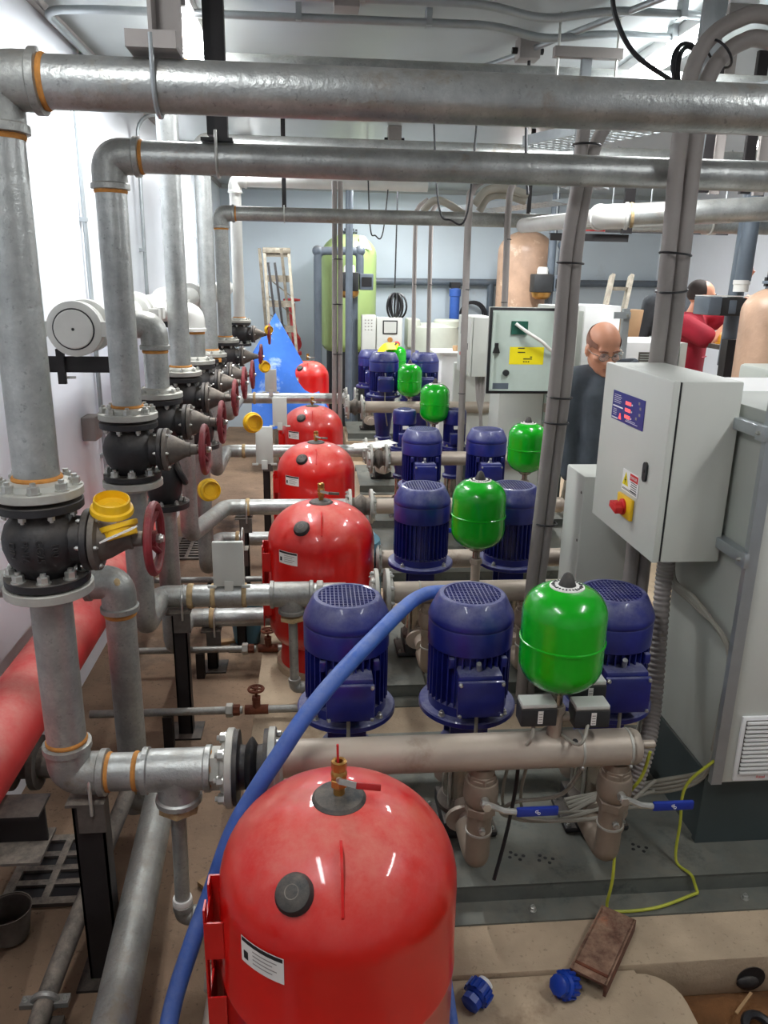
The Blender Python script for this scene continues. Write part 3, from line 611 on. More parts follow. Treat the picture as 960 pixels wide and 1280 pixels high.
# conduits down the left wall
def wallcond(pts, r, label, clips=()):
    t = thing('wall_conduit', label, 'conduit', V(pts[0]), 'thin conduits on the left wall'); MB().tube(bend(pts, 0.12, 6), r, 10).build('conduit', 'conduit_metal', t)
    for z, y in clips: MB().box(-1.15,-1.115,y-0.02,y+0.02,z,z+0.02).build('clip', 'conduit_metal', t)
wallcond([(-1.128,4.45,2.99),(-1.128,4.25,2.9),(-1.128,4.25,0.6)], 0.012, 'nearest thin conduit running down the left wall', ((2.2,4.25),(1.0,4.25)))
wallcond([(-0.75,5.65,2.97),(-1.12,5.65,2.93),(-1.128,5.62,0.8)], 0.012, 'conduit bending off the ceiling beside the third riser', ((2.1,5.62),))
wallcond([(-0.8,8.2,2.97),(-1.12,8.2,2.95),(-1.128,8.2,0.8)], 0.012, 'farthest thin conduit on the left wall', ((2.3,8.2),))
bx = thing('outlet_box', 'grey round conduit box low on the left wall behind the second valve', 'box', (-1.12,4.0,1.16)); MB().box(-1.15,-1.08,3.94,4.06,1.15,1.27).build('box_body', 'conduit_grey', bx, bevel=0.008)
# ------------------------------------------------------------------ red pressure tanks (local: base z 0, axis at origin, front -y)
def dome(r, R=0.25, z0=0.60, h=0.19): return z0 + h*(max(0.0, 1-(r/R)**2.3))**0.5
def make_tank(label):
    t = thing('pressure_tank', label, 'tank', (0,0,0), 'red vertical pressure tanks')
    prof = [(0.10,0.085),(0.17,0.10),(0.225,0.135),(0.248,0.18),(0.25,0.21),(0.2505,0.395),(0.253,0.40),(0.253,0.408),(0.2505,0.413),(0.25,0.60)]
    prof += [(0.25*math.sin(a), dome(0.25*math.sin(a))) for a in [PI/2*(1-i/14) for i in range(1,15)]]
    prof[-1] = (0.0001, dome(0)); MB().lathe((0,0,0), (0,0,1), prof, 56).build('shell', 'red_gloss', t, ang=60)
    MB().lathe((0,0,0), (0,0,1), [(0.19,0.0),(0.20,0.0),(0.19,0.125),(0.18,0.125)], 40).build('base_ring', 'red_bracket', t)
    MB().lathe((0,0,dome(0)-0.006), (0,0,1), [(0.056,0),(0.056,0.004),(0.05,0.010),(0.02,0.015),(0.0001,0.016)], 36).build('top_cover', 'rubber', t)
    r = 0.20; a = math.radians(-26); c = V(r*math.sin(a), -r*math.cos(a), dome(r)-0.004); n = V(math.sin(a)*0.62, -math.cos(a)*0.62, 0.78)
    k = MB().lathe(c, n, [(0.038,-0.004),(0.038,0.003),(0.033,0.014),(0.02,0.020),(0.0001,0.021)], 28).build('side_plug', 'rubber', t)
    MB().torus(c+n.normalized()*0.0195, n, 0.013, 0.0015, 20, 6).build('plug_mark', 'cast_dusty', k)
    mb = MB(); mb.prism([(0.10,dome(0.10)-0.004),(0.15,dome(0.15)+0.018),(0.175,dome(0.175)+0.020),(0.222,dome(0.222)+0.004),(0.222,dome(0.222)-0.01)], (0,0,0), (0,-1,0), (0,0,1), 0.005); mb.build('lifting_fin', 'red_bracket', t)
    # side bracket with holes on the left
    b = MB()
    for z0, z1 in ((0.48,0.57), (0.26,0.38)):
        b.box(-0.272,-0.268,-0.085,0.015,z0,z1); b.box(-0.272,-0.235,-0.088,-0.084,z0,z1)
    b.box(-0.274,-0.270,-0.085,-0.055,0.20,0.60); b.box(-0.274,-0.270,-0.015,0.015,0.20,0.60); b.box(-0.274,-0.270,-0.055,-0.015,0.20,0.25); b.box(-0.274,-0.240,0.011,0.015,0.20,0.60)
    br = b.build('side_bracket', 'red_bracket', t)
    for z in (0.225, 0.30, 0.35): MB().cyl((-0.2755,-0.035,z), (-0.273,-0.035,z), 0.006, n=10).build('bracket_hole', 'black', br)
    # sticker: white with a black heading band and small print
    a0, a1 = math.radians(-49.5), math.radians(-25.5); L_ = -PI/2
    def patch(r_, z0, z1, b0, b1, m_, nm, par):
        mb = MB(); vs_ = []; fs = []; n_ = 6
        for i in range(n_+1):
            q = b0+(b1-b0)*i/n_
            for z in (z0, z1): vs_.append((r_*math.sin(q), -r_*math.cos(q), z))
        for i in range(n_): fs.append((2*i, 2*i+2, 2*i+3, 2*i+1))
        return mb.add(vs_, fs).build(nm, m_, par)
    st = patch(0.2512, 0.555, 0.615, a0, a1, 'paper', 'sticker', t); patch(0.2516, 0.604, 0.613, a0+0.01, a1-0.01, 'print_black', 'sticker_heading', st)
    patch(0.2516, 0.566, 0.585, a0+0.03, a0+0.08, 'print_black', 'sticker_print', st)
    for q in range(4): patch(0.2516, 0.594-q*0.009, 0.5965-q*0.009, a0+0.13, a1-0.06-0.04*(q % 2), 'conduit_grey', 'sticker_print', st)
    return t
tk = make_tank('large glossy red pressure tank filling the bottom of the view')
tk.location = (0.045,1.37,0.14); T1 = V(0.045,1.37,0.14)
TK = [(0.03,3.50,0.165,1.0,'second red pressure tank from the front, half hidden by a pipe'),(0.012,4.93,0.155,1.0,'third red pressure tank from the front, dusty dome'),
      (-0.012,6.36,0.165,1.0,'fourth red pressure tank from the front'),(-0.06,8.3,0.43,0.88,'smallest red pressure tank, farthest back')]
for x, y, z, s, lb in TK: dup(tk, (x,y,z), lb, 0.0, None, s)
for x, y, z, s, lb in TK: MB().lathe((x,y,0.13), (0,0,1), [(0.22*s,0),(0.22*s,z-0.13)], 24).build('concrete_pad', 'plinth', label='round concrete pad under the %s' % lb.split(',')[0], cat='pad', group='pads under the tanks')
MB().lathe((0.045,1.37,0.118), (0,0,1), [(0.22,0),(0.22,0.022)], 24).build('concrete_pad', 'plinth', label='round concrete pad under the large red tank at the front', cat='pad', group='pads under the tanks')
def tankvalve(x, y, z, s, ang, label, lever='red_lever', wire=False):
    t = thing('tank_valve', label, 'valve', (x,y,z), 'small valves on top of the tanks')
    MB().cyl((x,y,z), (x,y,z+0.02*s), 0.012*s, n=14).build('nipple', 'brass', t); MB().hex((x,y,z+0.028*s), (0,0,1), 0.018*s, 0.018*s).build('hex_end', 'brass', t)
    MB().ball((x,y,z+0.047*s), 0.017*s).build('valve_body', 'brass', t)
    MB().lathe((x,y,z+0.055*s), (0,0,1), [(0.014*s,0),(0.016*s,0.005*s),(0.016*s,0.022*s),(0.012*s,0.024*s),(0.0085*s,0.022*s),(0.008*s,0.008*s)], 8).build('outlet', 'brass', t)
    d = V(math.cos(ang), math.sin(ang), 0); n = V(math.sin(ang)*0.3, -1, 0).normalized()*0.022*s; p = V(x,y,z+0.045*s)+n
    MB().cyl(V(x,y,z+0.045*s), p, 0.006*s, n=10).build('stem', 'bolt', t)
    MB().bar(p, p+d*0.035*s+V(0,0,-0.008), 0.012*s, 0.003*s, (0,-1,0.2)).build('lever_plate', 'bolt', t)
    MB().bar(p+d*0.035*s+V(0,0,-0.008), p+d*0.085*s+V(0,0,-0.01), 0.014*s, 0.006*s, (0,-1,0.2)).build('lever_grip', lever, t, bevel=0.002)
    if wire: MB().cyl((x-0.002,y,z+0.07), (x-0.003,y,z+0.115), 0.0025, n=8).build('red_stalk', 'print_red', t)
tankvalve(0.045,1.37,0.938,1.0,-0.15, 'brass ball valve with dark red lever on the front red tank', wire=True)
tankvalve(0.03,3.50,0.965,1.0,-0.1, 'small valve with grey lever on the second red tank', 'cast_dusty')
for (x,y,z,s,lb), nm in zip(TK[1:], ('third','fourth','farthest')): tankvalve(x,y,z+0.79*s,0.9,-0.2, 'small dusty valve on top of the %s red tank' % nm, 'cast_dusty')

# ------------------------------------------------------------------ pumps: local origin at the pump foot, z 0 on the skid plate
def make_pump(label, lift=0.0, small=False, group='vertical pumps with blue motors'):
    t = thing('vertical_pump', label, 'pump', (0,0,0), group)
    zf = 0.447+lift     # motor flange level
    MB().box(-0.11,0.11,-0.085,0.085,0,0.022).box(-0.075,0.075,-0.10,0.10,0.022,0.075).build('pump_foot', 'cast_black', t, bevel=0.008)
    for sx in (-1,1):
        for sy in (-1,1): inst(BOLT_S, 'foot_bolt', t, (sx*0.095,sy*0.07,0.022))
    MB().cyl((0,-0.20,0.11), (0,0.20,0.11), 0.036, n=20).build('port_pipe', 'stainless', t)
    for s in (-1,1): MB().prism([(0.075*math.cos(a)*(1 if abs(math.cos(a)) > .5 else .9), 0.05*math.sin(a)) for a in [2*PI*i/20 for i in range(20)]], (0,s*0.125,0.11), (1,0,0), (0,0,1), 0.016).build('oval_flange', 'stainless', t)
    MB().lathe((0,0,0.075), (0,0,1), [(0.078,0),(0.082,0.02),(0.07,0.04),(0.066,0.05)], 28).build('pump_head', 'cast_dusty', t)
    MB().cyl((0,0,0.12), (0,0,0.30+lift*0.2), 0.064, n=28).build('stage_casing', 'steel_shiny', t)
    for k in range(4):
        a = PI/4+k*PI/2; MB().cyl((0.074*math.cos(a),0.074*math.sin(a),0.10), (0.074*math.cos(a),0.074*math.sin(a),0.31+lift*0.2), 0.006, n=8).build('tie_rod', 'bolt', t)
    if lift: MB().lathe((0,0,0.30+lift*0.2), (0,0,1), [(0.08,0),(0.08,0.02),(0.066,0.03),(0.066,0.06),(0.105,zf-0.32-lift*0.2),(0.11,zf-0.30-lift*0.2)], 28).build('lantern', 'blue_motor', t)
    else:
        mb = MB(); mb.lathe((0,0,0.30), (0,0,1), [(0.08,0),(0.08,0.025)], 28); mb.box(-0.06,0.06,-0.06,-0.05,0.32,zf); mb.box(-0.06,0.06,0.05,0.06,0.32,zf); mb.cyl((0,0,0.32), (0,0,zf), 0.018, n=12); mb.build('lantern', 'blue_motor', t)
    s = 0.66 if small else 1.0
    MB().lathe((0,0,zf), (0,0,1), [(0.150*s,0),(0.154*s,0.004),(0.154*s,0.018),(0.150*s,0.022)], 44).build('motor_flange', 'blue_motor', t)
    for k in range(4): a = PI/4+k*PI/2; inst(BOLT_M, 'flange_bolt', t, (0.138*s*math.cos(a),0.138*s*math.sin(a),zf+0.022))
    R = 0.108*s; hb = 0.232 if not small else 0.20
    mb = MB(); mb.lathe((0,0,zf+0.022), (0,0,1), [(0.125*s,0),(0.125*s,0.03),(R,0.034),(R,hb)], 40)
    for k in range(36):
        a = 2*PI*k/36; d = V(math.cos(a), math.sin(a), 0); mb.obox(d*(R+0.009*s)+V(0,0,zf+0.022+(hb+0.034)/2), d, (-d.y,d.x,0), (0,0,1), 0.012*s, 0.002*s, (hb-0.034)/2)
    mb.build('motor_body', 'blue_motor', t)
    zc = zf+0.022+hb
    if small:
        MB().lathe((0,0,zc-0.03), (0,0,1), [(0.086,0),(0.088,0.004),(0.088,0.085),(0.082,0.10),(0.06,0.106),(0.0001,0.106)], 36).build('fan_cowl', 'blue_motor', t); rg, zg = 0.05, zc+0.0765
    else:
        c = MB().lathe((0,0,zc-0.028), (0,0,1), [(0.128,0),(0.132,0.004),(0.132,0.075),(0.1305,0.079),(0.133,0.083),(0.134,0.09),(0.130,0.105),(0.106,0.155),(0.100,0.160),(0.088,0.161),(0.086,0.155),(0.0001,0.154)], 44).build('fan_cowl', 'blue_motor', t); rg, zg = 0.086, zc-0.028+0.155
    g = MB().lathe((0,0,zg+0.0005), (0,0,1), [(rg,0),(0.0001,0.0008)], 36).build('grille_opening', 'black', t)
    mb = MB(); st = 0.0125 if not small else 0.012; n = int(rg/st)
    for i in range(-n, n+1):
        h_ = math.sqrt(max(0, rg*rg-(i*st)**2))
        if h_ > 0.01: mb.box(i*st-0.0016,i*st+0.0016,-h_,h_,zg+0.001,zg+0.005); mb.box(-h_,h_,i*st-0.0016,i*st+0.0016,zg+0.0012,zg+0.0052)
    mb.build('fan_grille', 'blue_motor', t)
    if small:
        MB().box(-0.05,0.05,-0.128,-0.06,zf+0.05,zf+0.13).build('terminal_box', 'blue_motor', t, bevel=0.006); MB().box(-0.022,0.022,-0.0905,-0.088,zf+0.16,zf+0.185).build('nameplate', 'paper', t)
    else:
        b = MB(); b.box(-0.062,0.072,-0.165,-0.09,zf+0.065,zf+0.190); tb = b.build('terminal_box', 'blue_motor', t, bevel=0.008)
        MB().box(-0.066,0.076,-0.182,-0.166,zf+0.060,zf+0.178).build('terminal_lid', 'blue_motor', tb, bevel=0.006)
        for dx in (-0.058, 0.068):
            for dz in (0.068, 0.170): inst(BOLT_S, 'lid_screw', t, (dx,-0.180,zf+dz), (0,-1,0))
        for dx in (-0.075, 0.085): MB().obox((dx,-0.105,zf+0.205), (1,0,0), (0,1,0), (0,0,1), 0.009, 0.010, 0.016).build('lug', 'blue_motor', t, bevel=0.003)
        MB().cyl((0.005,-0.13,zf+0.19), (0.0,-0.145,zf+0.22), 0.008, n=10).build('eye_bolt', 'bolt', t)
        MB().tube([(0.0,-0.15,zf+0.062),(0.0,-0.158,zf-0.08),(0.03,-0.10,zf-0.25)], 0.006, 8).build('motor_cable', 'cable_grey', t)
    return t
ZS = 0.195
pu = make_pump('front row pump at left, blue motor under the arched blue hose')
pu.location = (0.095,2.20,ZS)
dup(pu, (0.482,2.20,ZS), 'front row middle pump, blue motor with square terminal box'); dup(pu, (0.93,2.20,ZS), 'front row right pump, blue motor behind the largest green vessel')
for x, y, z, lb in ((0.50,3.47,ZS+0.01,'second row left pump, blue motor beside the second green vessel'),(0.93,3.47,ZS+0.01,'second row right pump, blue motor behind the second green vessel'),
                    (0.70,4.95,ZS,'third row left pump, blue motor with white emblem'),(1.125,4.95,ZS,'third row right pump, blue motor with white emblem'),
                    (0.60,8.3,ZS+0.21,'farthest row left pump, blue motor beside the grey control box'),(1.0,8.3,ZS+0.21,'farthest row right pump, blue motor behind the yellow-draped vessel')):
    q_ = dup(pu, (x,y,z), lb, PI if y < 4 else 0.0)
    if 4.5 < y < 5.2: WLOC[q_.name] = V(x,y,z); MB().ball((x,y-0.133,0.825), (0.022,0.004,0.011), 14, 8).ball((x-0.004,y-0.133,0.832), (0.012,0.004,0.011), 12, 8).build('emblem', 'white', q_)
sp = make_pump('fourth row left small pump with finned blue motor', 0.10, True, 'small vertical pumps'); sp.location = (0.68,5.8,ZS-0.02); dup(sp, (1.065,5.8,ZS-0.02), 'fourth row right small pump with finned blue motor')
tp = make_pump('tall pump at left with long blue lantern, fifth row', 0.30, False, 'tall vertical pumps'); tp.location = (0.625,7.0,ZS); dup(tp, (0.985,7.0,ZS), 'tall pump at right behind a green vessel, fifth row')

# ------------------------------------------------------------------ green vessels (origin at vessel bottom)
def make_vessel(label):
    t = thing('green_vessel', label, 'vessel', (0,0,0), 'small green expansion vessels')
    R, H_ = 0.113, 0.305
    prof = [(0.025,0.0)] + [(R*math.sin(a), 0.085-0.085*math.cos(a)) for a in [PI/2*(0.25+0.75*i/8) for i in range(9)]]
    prof += [(R,0.145),(R+0.003,0.147),(R+0.003,0.153),(R,0.155)] + [(R*math.cos(a)**0.75 if a < 1.5 else 0.0001, 0.225+0.08*math.sin(a)) for a in [PI/2*i/9 for i in range(10)]]
    MB().lathe((0,0,0), (0,0,1), prof, 44).build('shell', 'green_gloss', t, ang=50)
    MB().lathe((0,0,0.3025), (0,0,1), [(0.047,-0.004),(0.046,0.001),(0.02,0.004)], 32).build('label_ring', 'paper', t)
    MB().lathe((0,0,0.305), (0,0,1), [(0.024,0),(0.021,0.008),(0.012,0.03),(0.005,0.036),(0.0001,0.036)], 20).build('valve_cap', 'rubber', t)
    MB().lathe((0,0,0.0), (0,0,1), [(0.045,0.008),(0.03,-0.008),(0.016,-0.014),(0.016,-0.05)], 20).build('bottom_neck', 'steel_shiny', t)
    return t
gv = make_vessel('largest green vessel, on the front manifold before the right pump'); gv.location = (0.667,1.88,0.875)
me = MB()
for k in range(26):
    a = 2*PI*k/26; d = V(math.cos(a), math.sin(a), 0); me.obox(d*0.037+V(0,0,0.3062), d, (-d.y,d.x,0), (0,0,1), 0.003+0.002*(k % 3 == 0), 0.0016, 0.0008)
WLOC[gv.name] = V(0,0,0); me.build('ring_print', 'print_black', gv)
for x, y, z, lb, s in ((0.692,3.12,0.85,'second green vessel from the front, between two blue motors',1.0),(1.27,4.5,0.845,'green vessel beside the leaning conduit pair, right of the third row',1.0),
                    (0.905,5.8,0.915,'green vessel above the small fourth row motors',0.98),(0.822,6.7,0.98,'green vessel between the two tall motors',0.93),(0.845,8.1,1.01,'farthest green vessel, draped with yellow paper',0.95)):
    dup(gv, (x,y,z), lb, 0, None, s)
mb = MB(); vs_ = []; fs = []
for i in range(9):
    for j in range(5):
        u = i/8; v = j/4; x = 0.69+0.2*u; vs_.append((x-0.03, 7.965+0.2*v, 1.326-0.28*max(0,0.5-u)**2*1.2-0.05*(1-v)*(u < 0.9)))
for i in range(8):
    for j in range(4): fs.append((i*5+j, (i+1)*5+j, (i+1)*5+j+1, i*5+j+1))
nv = len(vs_); vs_ += [(x,y,z-0.004) for x,y,z in vs_]; fs += [tuple(reversed([k+nv for k in f])) for f in fs]
mb.add(vs_, fs).build('yellow_paper', 'yellow_label', label='sheet of yellow paper draped over the farthest green vessel', cat='paper')

# ------------------------------------------------------------------ skids and manifolds
def skid(x0, x1, y0, y1, label, z=0.13):
    t = thing('pump_skid', label, 'skid', ((x0+x1)/2,y0,z), 'folded steel pump skids')
    mb = MB(); mb.box(x0,x1,y0,y0+0.09,z,z+0.006); mb.build('front_lip', 'skid', t)
    mb = MB(); mb.box(x0,x1,y0+0.085,y0+0.091,z+0.006,z+0.06); mb.build('upstand', 'skid', t)
    MB().box(x0,x1,y0+0.085,y1,z+0.058,z+0.064).build('top_plate', 'skid', t); MB().box(x0,x1,y1-0.006,y1,z,z+0.058).build('rear_upstand', 'skid', t)
    return t
sk = skid(0.16,2.05,1.82,2.75, 'dusty steel skid under the front pumps, bolted to the concrete')
for x in (0.645,1.315): inst(BOLT_M, 'anchor_bolt', sk, (x,1.862,0.136))
mb = MB()
for cx, cy in ((0.61,2.02),(0.70,2.00),(1.02,2.03),(0.36,2.02)):
    for dx, dy in ((0,0),(0.022,0.01),(0.03,-0.012),(0.008,0.022),(0.045,0.004)): mb.lathe((cx+dx,cy+dy,0.1942), (0,0,1), [(0.006,0),(0.006,0.0006)], 10)
mb.build('plate_holes', 'black', sk)
skid(0.25,1.14,3.05,3.95, 'steel skid under the second row pumps'); skid(0.35,2.0,4.45,5.4, 'steel skid under the third row pumps'); skid(0.4,2.0,5.55,6.3, 'steel skid under the fourth row pumps'); skid(0.4,2.0,6.6,7.5, 'steel skid under the tall pumps'); skid(0.35,2.0,7.95,8.75, 'steel skid under the farthest pumps', 0.34)
MB().box(0.33,2.02,7.93,8.78,0.13,0.34).build('skid_block', 'plinth', label='concrete block raising the farthest skid', cat='block')
def manifold(y, z, x0, x1, label, r=0.05, caps=True, bands=(), fl=(), zr=0.105):
    t = thing('manifold', label, 'manifold', (x0,y,z), 'dull stainless manifolds')
    MB().cyl((x0,y,z), (x1,y,z), r, n=32).build('tube', 'stainless', t)
    MB().lathe((x1-0.005,y,z), (1,0,0), [(r,0),(r*1.0,0.012),(r*0.9,0.026),(r*0.5,0.036),(0.0001,0.038)], 32).build('end_cap', 'stainless', t)
    for b_ in bands:
        k = MB().lathe((b_,y,z), (1,0,0), [(r*1.0,-0.004),(r*1.035,-0.003),(r*1.035,0.003),(r*1.0,0.004)], 32).build('band', 'galv_flange', t)
        MB().ball((b_,y-r*0.8,z-r*0.72), 0.006, 10, 6).build('band_screw', 'bolt', k)
    for x, d in fl: flange(t, (x,y,z), (d,0,0), zr, 0.018, r, 'galv_flange', True, 8, BOLT_M)
    return t
m1 = manifold(1.88, 0.68, -0.115, 0.895, 'long dull stainless manifold in front of the front pumps', 0.0515, bands=(0.745,0.885))
MB().cyl((0.92,1.88,0.685), (0.965,1.88,0.685), 0.012, n=12).build('end_stub', 'stainless', m1)
MB().lathe((0.72,1.85,0.722), (0,-0.5,0.85), [(0.008,0),(0.008,0.002)], 12).build('port_hole', 'black', m1)
manifold(3.12, 0.652, 0.32, 1.3, 'stainless manifold before the second row pumps', 0.047, bands=(0.45,), fl=((0.30,1),(0.27,-1)))
manifold(4.5, 0.64, 0.35, 1.5, 'stainless manifold before the third row pumps', 0.047, fl=((0.33,1),(0.22,-1)))
manifold(5.4, 0.73, 0.44, 1.5, 'stainless manifold before the small fourth row pumps', 0.05, fl=((0.50,1),(0.41,-1)))
manifold(6.65, 0.90, 0.42, 1.5, 'stainless manifold before the tall fifth row pumps', 0.05, fl=((0.40,1),(0.30,-1)))
manifold(3.95, 0.50, 0.35, 1.5, 'lower stainless manifold behind the second row pumps', 0.05, fl=((0.32,1),(0.22,-1)))
manifold(2.44, 0.305, 0.0, 1.15, 'low rear manifold behind the front pumps', 0.05)
for y, z, x0, x1, lb in ((4.5,0.64,0.22,0.33,'black rubber joint between flanges before the third row'),(5.4,0.73,0.41,0.50,'black rubber joint between flanges before the fourth row'),(6.65,0.90,0.30,0.40,'black rubber joint between flanges before the tall pumps'),(3.95,0.5,0.22,0.32,'black rubber joint behind the second red tank')):
    MB().lathe((x0,y,z), (1,0,0), [(0.055,0),(0.052,0.2*(x1-x0)),(0.075,0.5*(x1-x0)),(0.052,0.8*(x1-x0)),(0.055,(x1-x0))], 24).build('rubber_joint', 'cast_dusty', label=lb, cat='joint', group='rubber expansion joints')
for y, z, x1, lb in ((5.8,0.70,0.40,'flanged stub at the fourth row'),(7.0,0.92,0.30,'flanged stub at the fifth row')):
    t = thing('flanged_stub', lb, 'flange', (x1,y,z)); pipe(t, (x1-0.2,y,z), (x1,y,z), 0.047); flange(t, (x1,y,z), (-1,0,0), 0.1, 0.018, 0.047, bolts=8); flange(t, (x1+0.06,y,z), (1,0,0), 0.1, 0.018, 0.047, bolts=8)
# isolating ball valves hanging under the front manifold
def lever_valve(label):
    t = thing('ball_valve', label, 'valve', (0,0,0), 'dusty ball valves under the front manifold')   # origin on manifold axis
    MB().lathe((0,0,-0.045), (0,0,-1), [(0.036,0),(0.036,0.03),(0.040,0.032),(0.040,0.045)], 24).build('top_socket', 'valve_dusty', t)
    MB().hex((0,0,-0.078), (0,0,1), 0.042, 0.024).build('union_hex', 'valve_dusty', t)
    MB().lathe((0,0,-0.09), (0,0,-1), [(0.046,0),(0.048,0.006),(0.05,0.03),(0.05,0.055),(0.046,0.07),(0.036,0.08)], 28).build('valve_body', 'valve_dusty', t)
    MB().hex((0,0,-0.185), (0,0,1), 0.046, 0.03).build('lower_hex', 'valve_dusty', t)
    MB().tube(bend([(0,0,-0.17),(0,0,-0.36),(0,0.06,-0.375),(0,0.16,-0.375)], 0.05), 0.036, 20).build('lower_bend', 'valve_dusty', t)
    MB().lathe((0,0,-0.26), (0,0,1), [(0.036,-0.004),(0.039,-0.003),(0.039,0.003),(0.036,0.004)], 20).build('band', 'galv_flange', t)
    MB().lathe((0,-0.034,-0.235), (0,-1,0.15), [(0.01,0),(0.01,0.012),(0.007,0.014),(0.007,0.02)], 8).build('drain_plug', 'bolt', t)
    MB().cyl((0.0,-0.045,-0.125), (0.0,-0.075,-0.125), 0.012, n=12).build('stem', 'bolt', t); MB().hex((0,-0.078,-0.125), (0,1,0), 0.014, 0.012).build('stem_nut', 'bolt', t)
    lv = MB().tube([(-0.015,-0.072,-0.115),(0.02,-0.073,-0.128),(0.05,-0.075,-0.142),(0.085,-0.076,-0.146)], 0.009, 8).build('lever', 'bolt', t)
    MB().box(0.085,0.205,-0.082,-0.070,-0.161,-0.133).build('lever_grip', 'blue_lever', t, bevel=0.004)
    mb = MB()
    for s in (-1, 1):
        mb.torus((0.145+s*0.0035,-0.0825,-0.147-s*0.003), (0,1,0), 0.0035, 0.0009, 14, 6); mb.cyl((0.145,-0.0825,-0.147+s*0.001-0.0045), (0.145,-0.0825,-0.147+s*0.001+0.0075), 0.0009, n=6)
    mb.build('grip_emblem', 'white', lv); return t
lv = lever_valve('ball valve with blue lever under the front manifold, left one in view'); lv.location = (0.468,1.88,0.68)
dup(lv, (0.862,1.88,0.68), 'ball valve with blue lever at the right end of the front manifold'); dup(lv, (0.09,1.88,0.68), 'ball valve hidden behind the large red tank')
for y, xs in ((3.12,(0.5,0.93)),(4.5,(0.7,1.125))):
    for x in xs: dup(lv, (x,y,0.652), 'ball valve under the %s row manifold, %s one' % ('second' if y < 4 else 'third', 'left' if x == xs[0] else 'right'))
# fittings and switches between manifold and vessel
t = thing('vessel_fitting', 'dusty cross fitting carrying the largest green vessel', 'fitting', (0.667,1.88,0.73))
MB().cyl((0.667,1.88,0.72), (0.667,1.88,0.80), 0.021, n=16).cyl((0.62,1.88,0.785), (0.735,1.88,0.785), 0.013, n=12).build('cross', 'stainless', t); MB().hex((0.667,1.88,0.812), (0,0,1), 0.026, 0.026).build('hex_nut', 'stainless', t)
for y, x, z, lb in ((3.12,0.692,0.70,'small fitting under the second green vessel'),(4.5,1.27,0.69,'small fitting under the third green vessel'),(5.8,0.905,0.70,'small fitting under the fourth green vessel'),(6.7,0.822,0.94,'small fitting under the fifth green vessel'),(8.1,0.845,0.9,'small fitting under the farthest green vessel')):
    dz = {3.12:0.85,4.5:0.845,5.8:0.915,6.7:0.98,8.1:1.01}[y]-0.045
    if dz-z > 0.02: MB().cyl((x,y,z), (x,y,dz), 0.02, n=14).hex((x,y,dz-0.012), (0,0,1), 0.028, 0.024).build('vessel_fitting', 'stainless', label=lb, cat='fitting')
def pswitch(c, label):
    x, y, z = c; t = thing('pressure_switch', label, 'switch', c, 'pressure switches at the front vessel')
    MB().box(x-0.05,x+0.05,y-0.03,y+0.03,z,z+0.055).build('housing', 'rubber', t, bevel=0.004); MB().box(x-0.048,x+0.048,y-0.028,y+0.028,z+0.055,z+0.068).build('top_cover', 'grey_cab', t, bevel=0.003)
    MB().box(x-0.004,x+0.010,y-0.0315,y-0.030,z+0.010,z+0.048).build('rating_label', 'paper', t)
    for q_ in range(4): MB().box(x-0.002,x+0.008,y-0.0322,y-0.0316,z+0.014+q_*0.008,z+0.0165+q_*0.008).build('label_print', 'conduit_grey', t)
pswitch((0.605,1.86,0.785), 'black pressure switch left of the neck under the largest green vessel'); pswitch((0.755,1.86,0.775), 'black pressure switch right of the neck under the largest green vessel'); pswitch((0.775,1.95,0.80), 'pressure switch behind the right-hand one, beneath the largest green vessel')
def cable(pts, r, m_, label, cat='cable', group=None, k=8, n=8, name='cable'): return MB().tube(spline(pts, k), r, n).build(name, m_, label=label, cat=cat, group=group)
CG = 'grey cables around the front pumps'
cable([(0.60,1.86,0.79),(0.585,1.83,0.74),(0.57,1.96,0.60),(0.60,2.0,0.36),(0.95,2.02,0.33)], 0.005, 'cable_grey', 'grey cable dropping from the left pressure switch', group=CG)
cable([(0.75,1.84,0.79),(0.71,1.80,0.745),(0.66,1.95,0.70),(0.62,1.99,0.45),(0.70,2.03,0.35),(1.05,2.05,0.34)], 0.005, 'cable_grey', 'grey cable looping under the right pressure switch', group=CG)
cable([(0.48,2.03,0.62),(0.52,2.0,0.45),(0.65,1.98,0.37),(0.9,1.99,0.36),(1.1,2.1,0.40)], 0.006, 'cable_grey', 'grey cable from the middle pump toward the cabinet', group=CG)
cable([(0.80,1.95,0.60),(0.74,1.96,0.47),(0.60,1.97,0.44),(0.57,1.99,0.38),(0.75,2.0,0.345),(1.1,2.1,0.36)], 0.006, 'cable_grey', 'grey cable loop between the two ball valves', group=CG)
cable([(0.60,1.97,0.62),(0.59,1.95,0.5),(0.565,1.93,0.35),(0.53,1.90,0.22)], 0.006, 'cable_black', 'black cable end hanging beside the left ball valve', group=CG)
cable([(0.95,1.865,0.67),(0.935,1.87,0.58),(0.895,1.90,0.45),(0.875,1.845,0.26),(0.865,1.84,0.16),(0.885,1.832,0.143),(1.02,1.838,0.143),(1.17,1.88,0.150)], 0.0048, 'earth_wire', 'yellow-green earth wire from the manifold end along the skid lip')
cable([(1.17,1.88,0.150),(1.165,1.895,0.17),(1.15,1.90,0.203),(1.13,1.96,0.206),(1.14,1.985,0.32),(1.15,2.0,0.45),(1.24,1.99,0.56)], 0.0048, 'earth_wire', 'yellow-green earth wire climbing the dark cabinet frame')
for k in range(4): cable([(1.245,2.0+0.01*k,0.55),(1.22,2.05,0.46-0.01*k),(1.12,2.1,0.40-0.015*k),(1.0,2.12,0.36),(0.8,2.10-0.02*k,0.34)], 0.0065, 'cable_grey', ('topmost','upper middle','lower middle','lowest')[k]+' of the grey cables sweeping under the grey cabinet', group='cables sweeping under the cabinet')
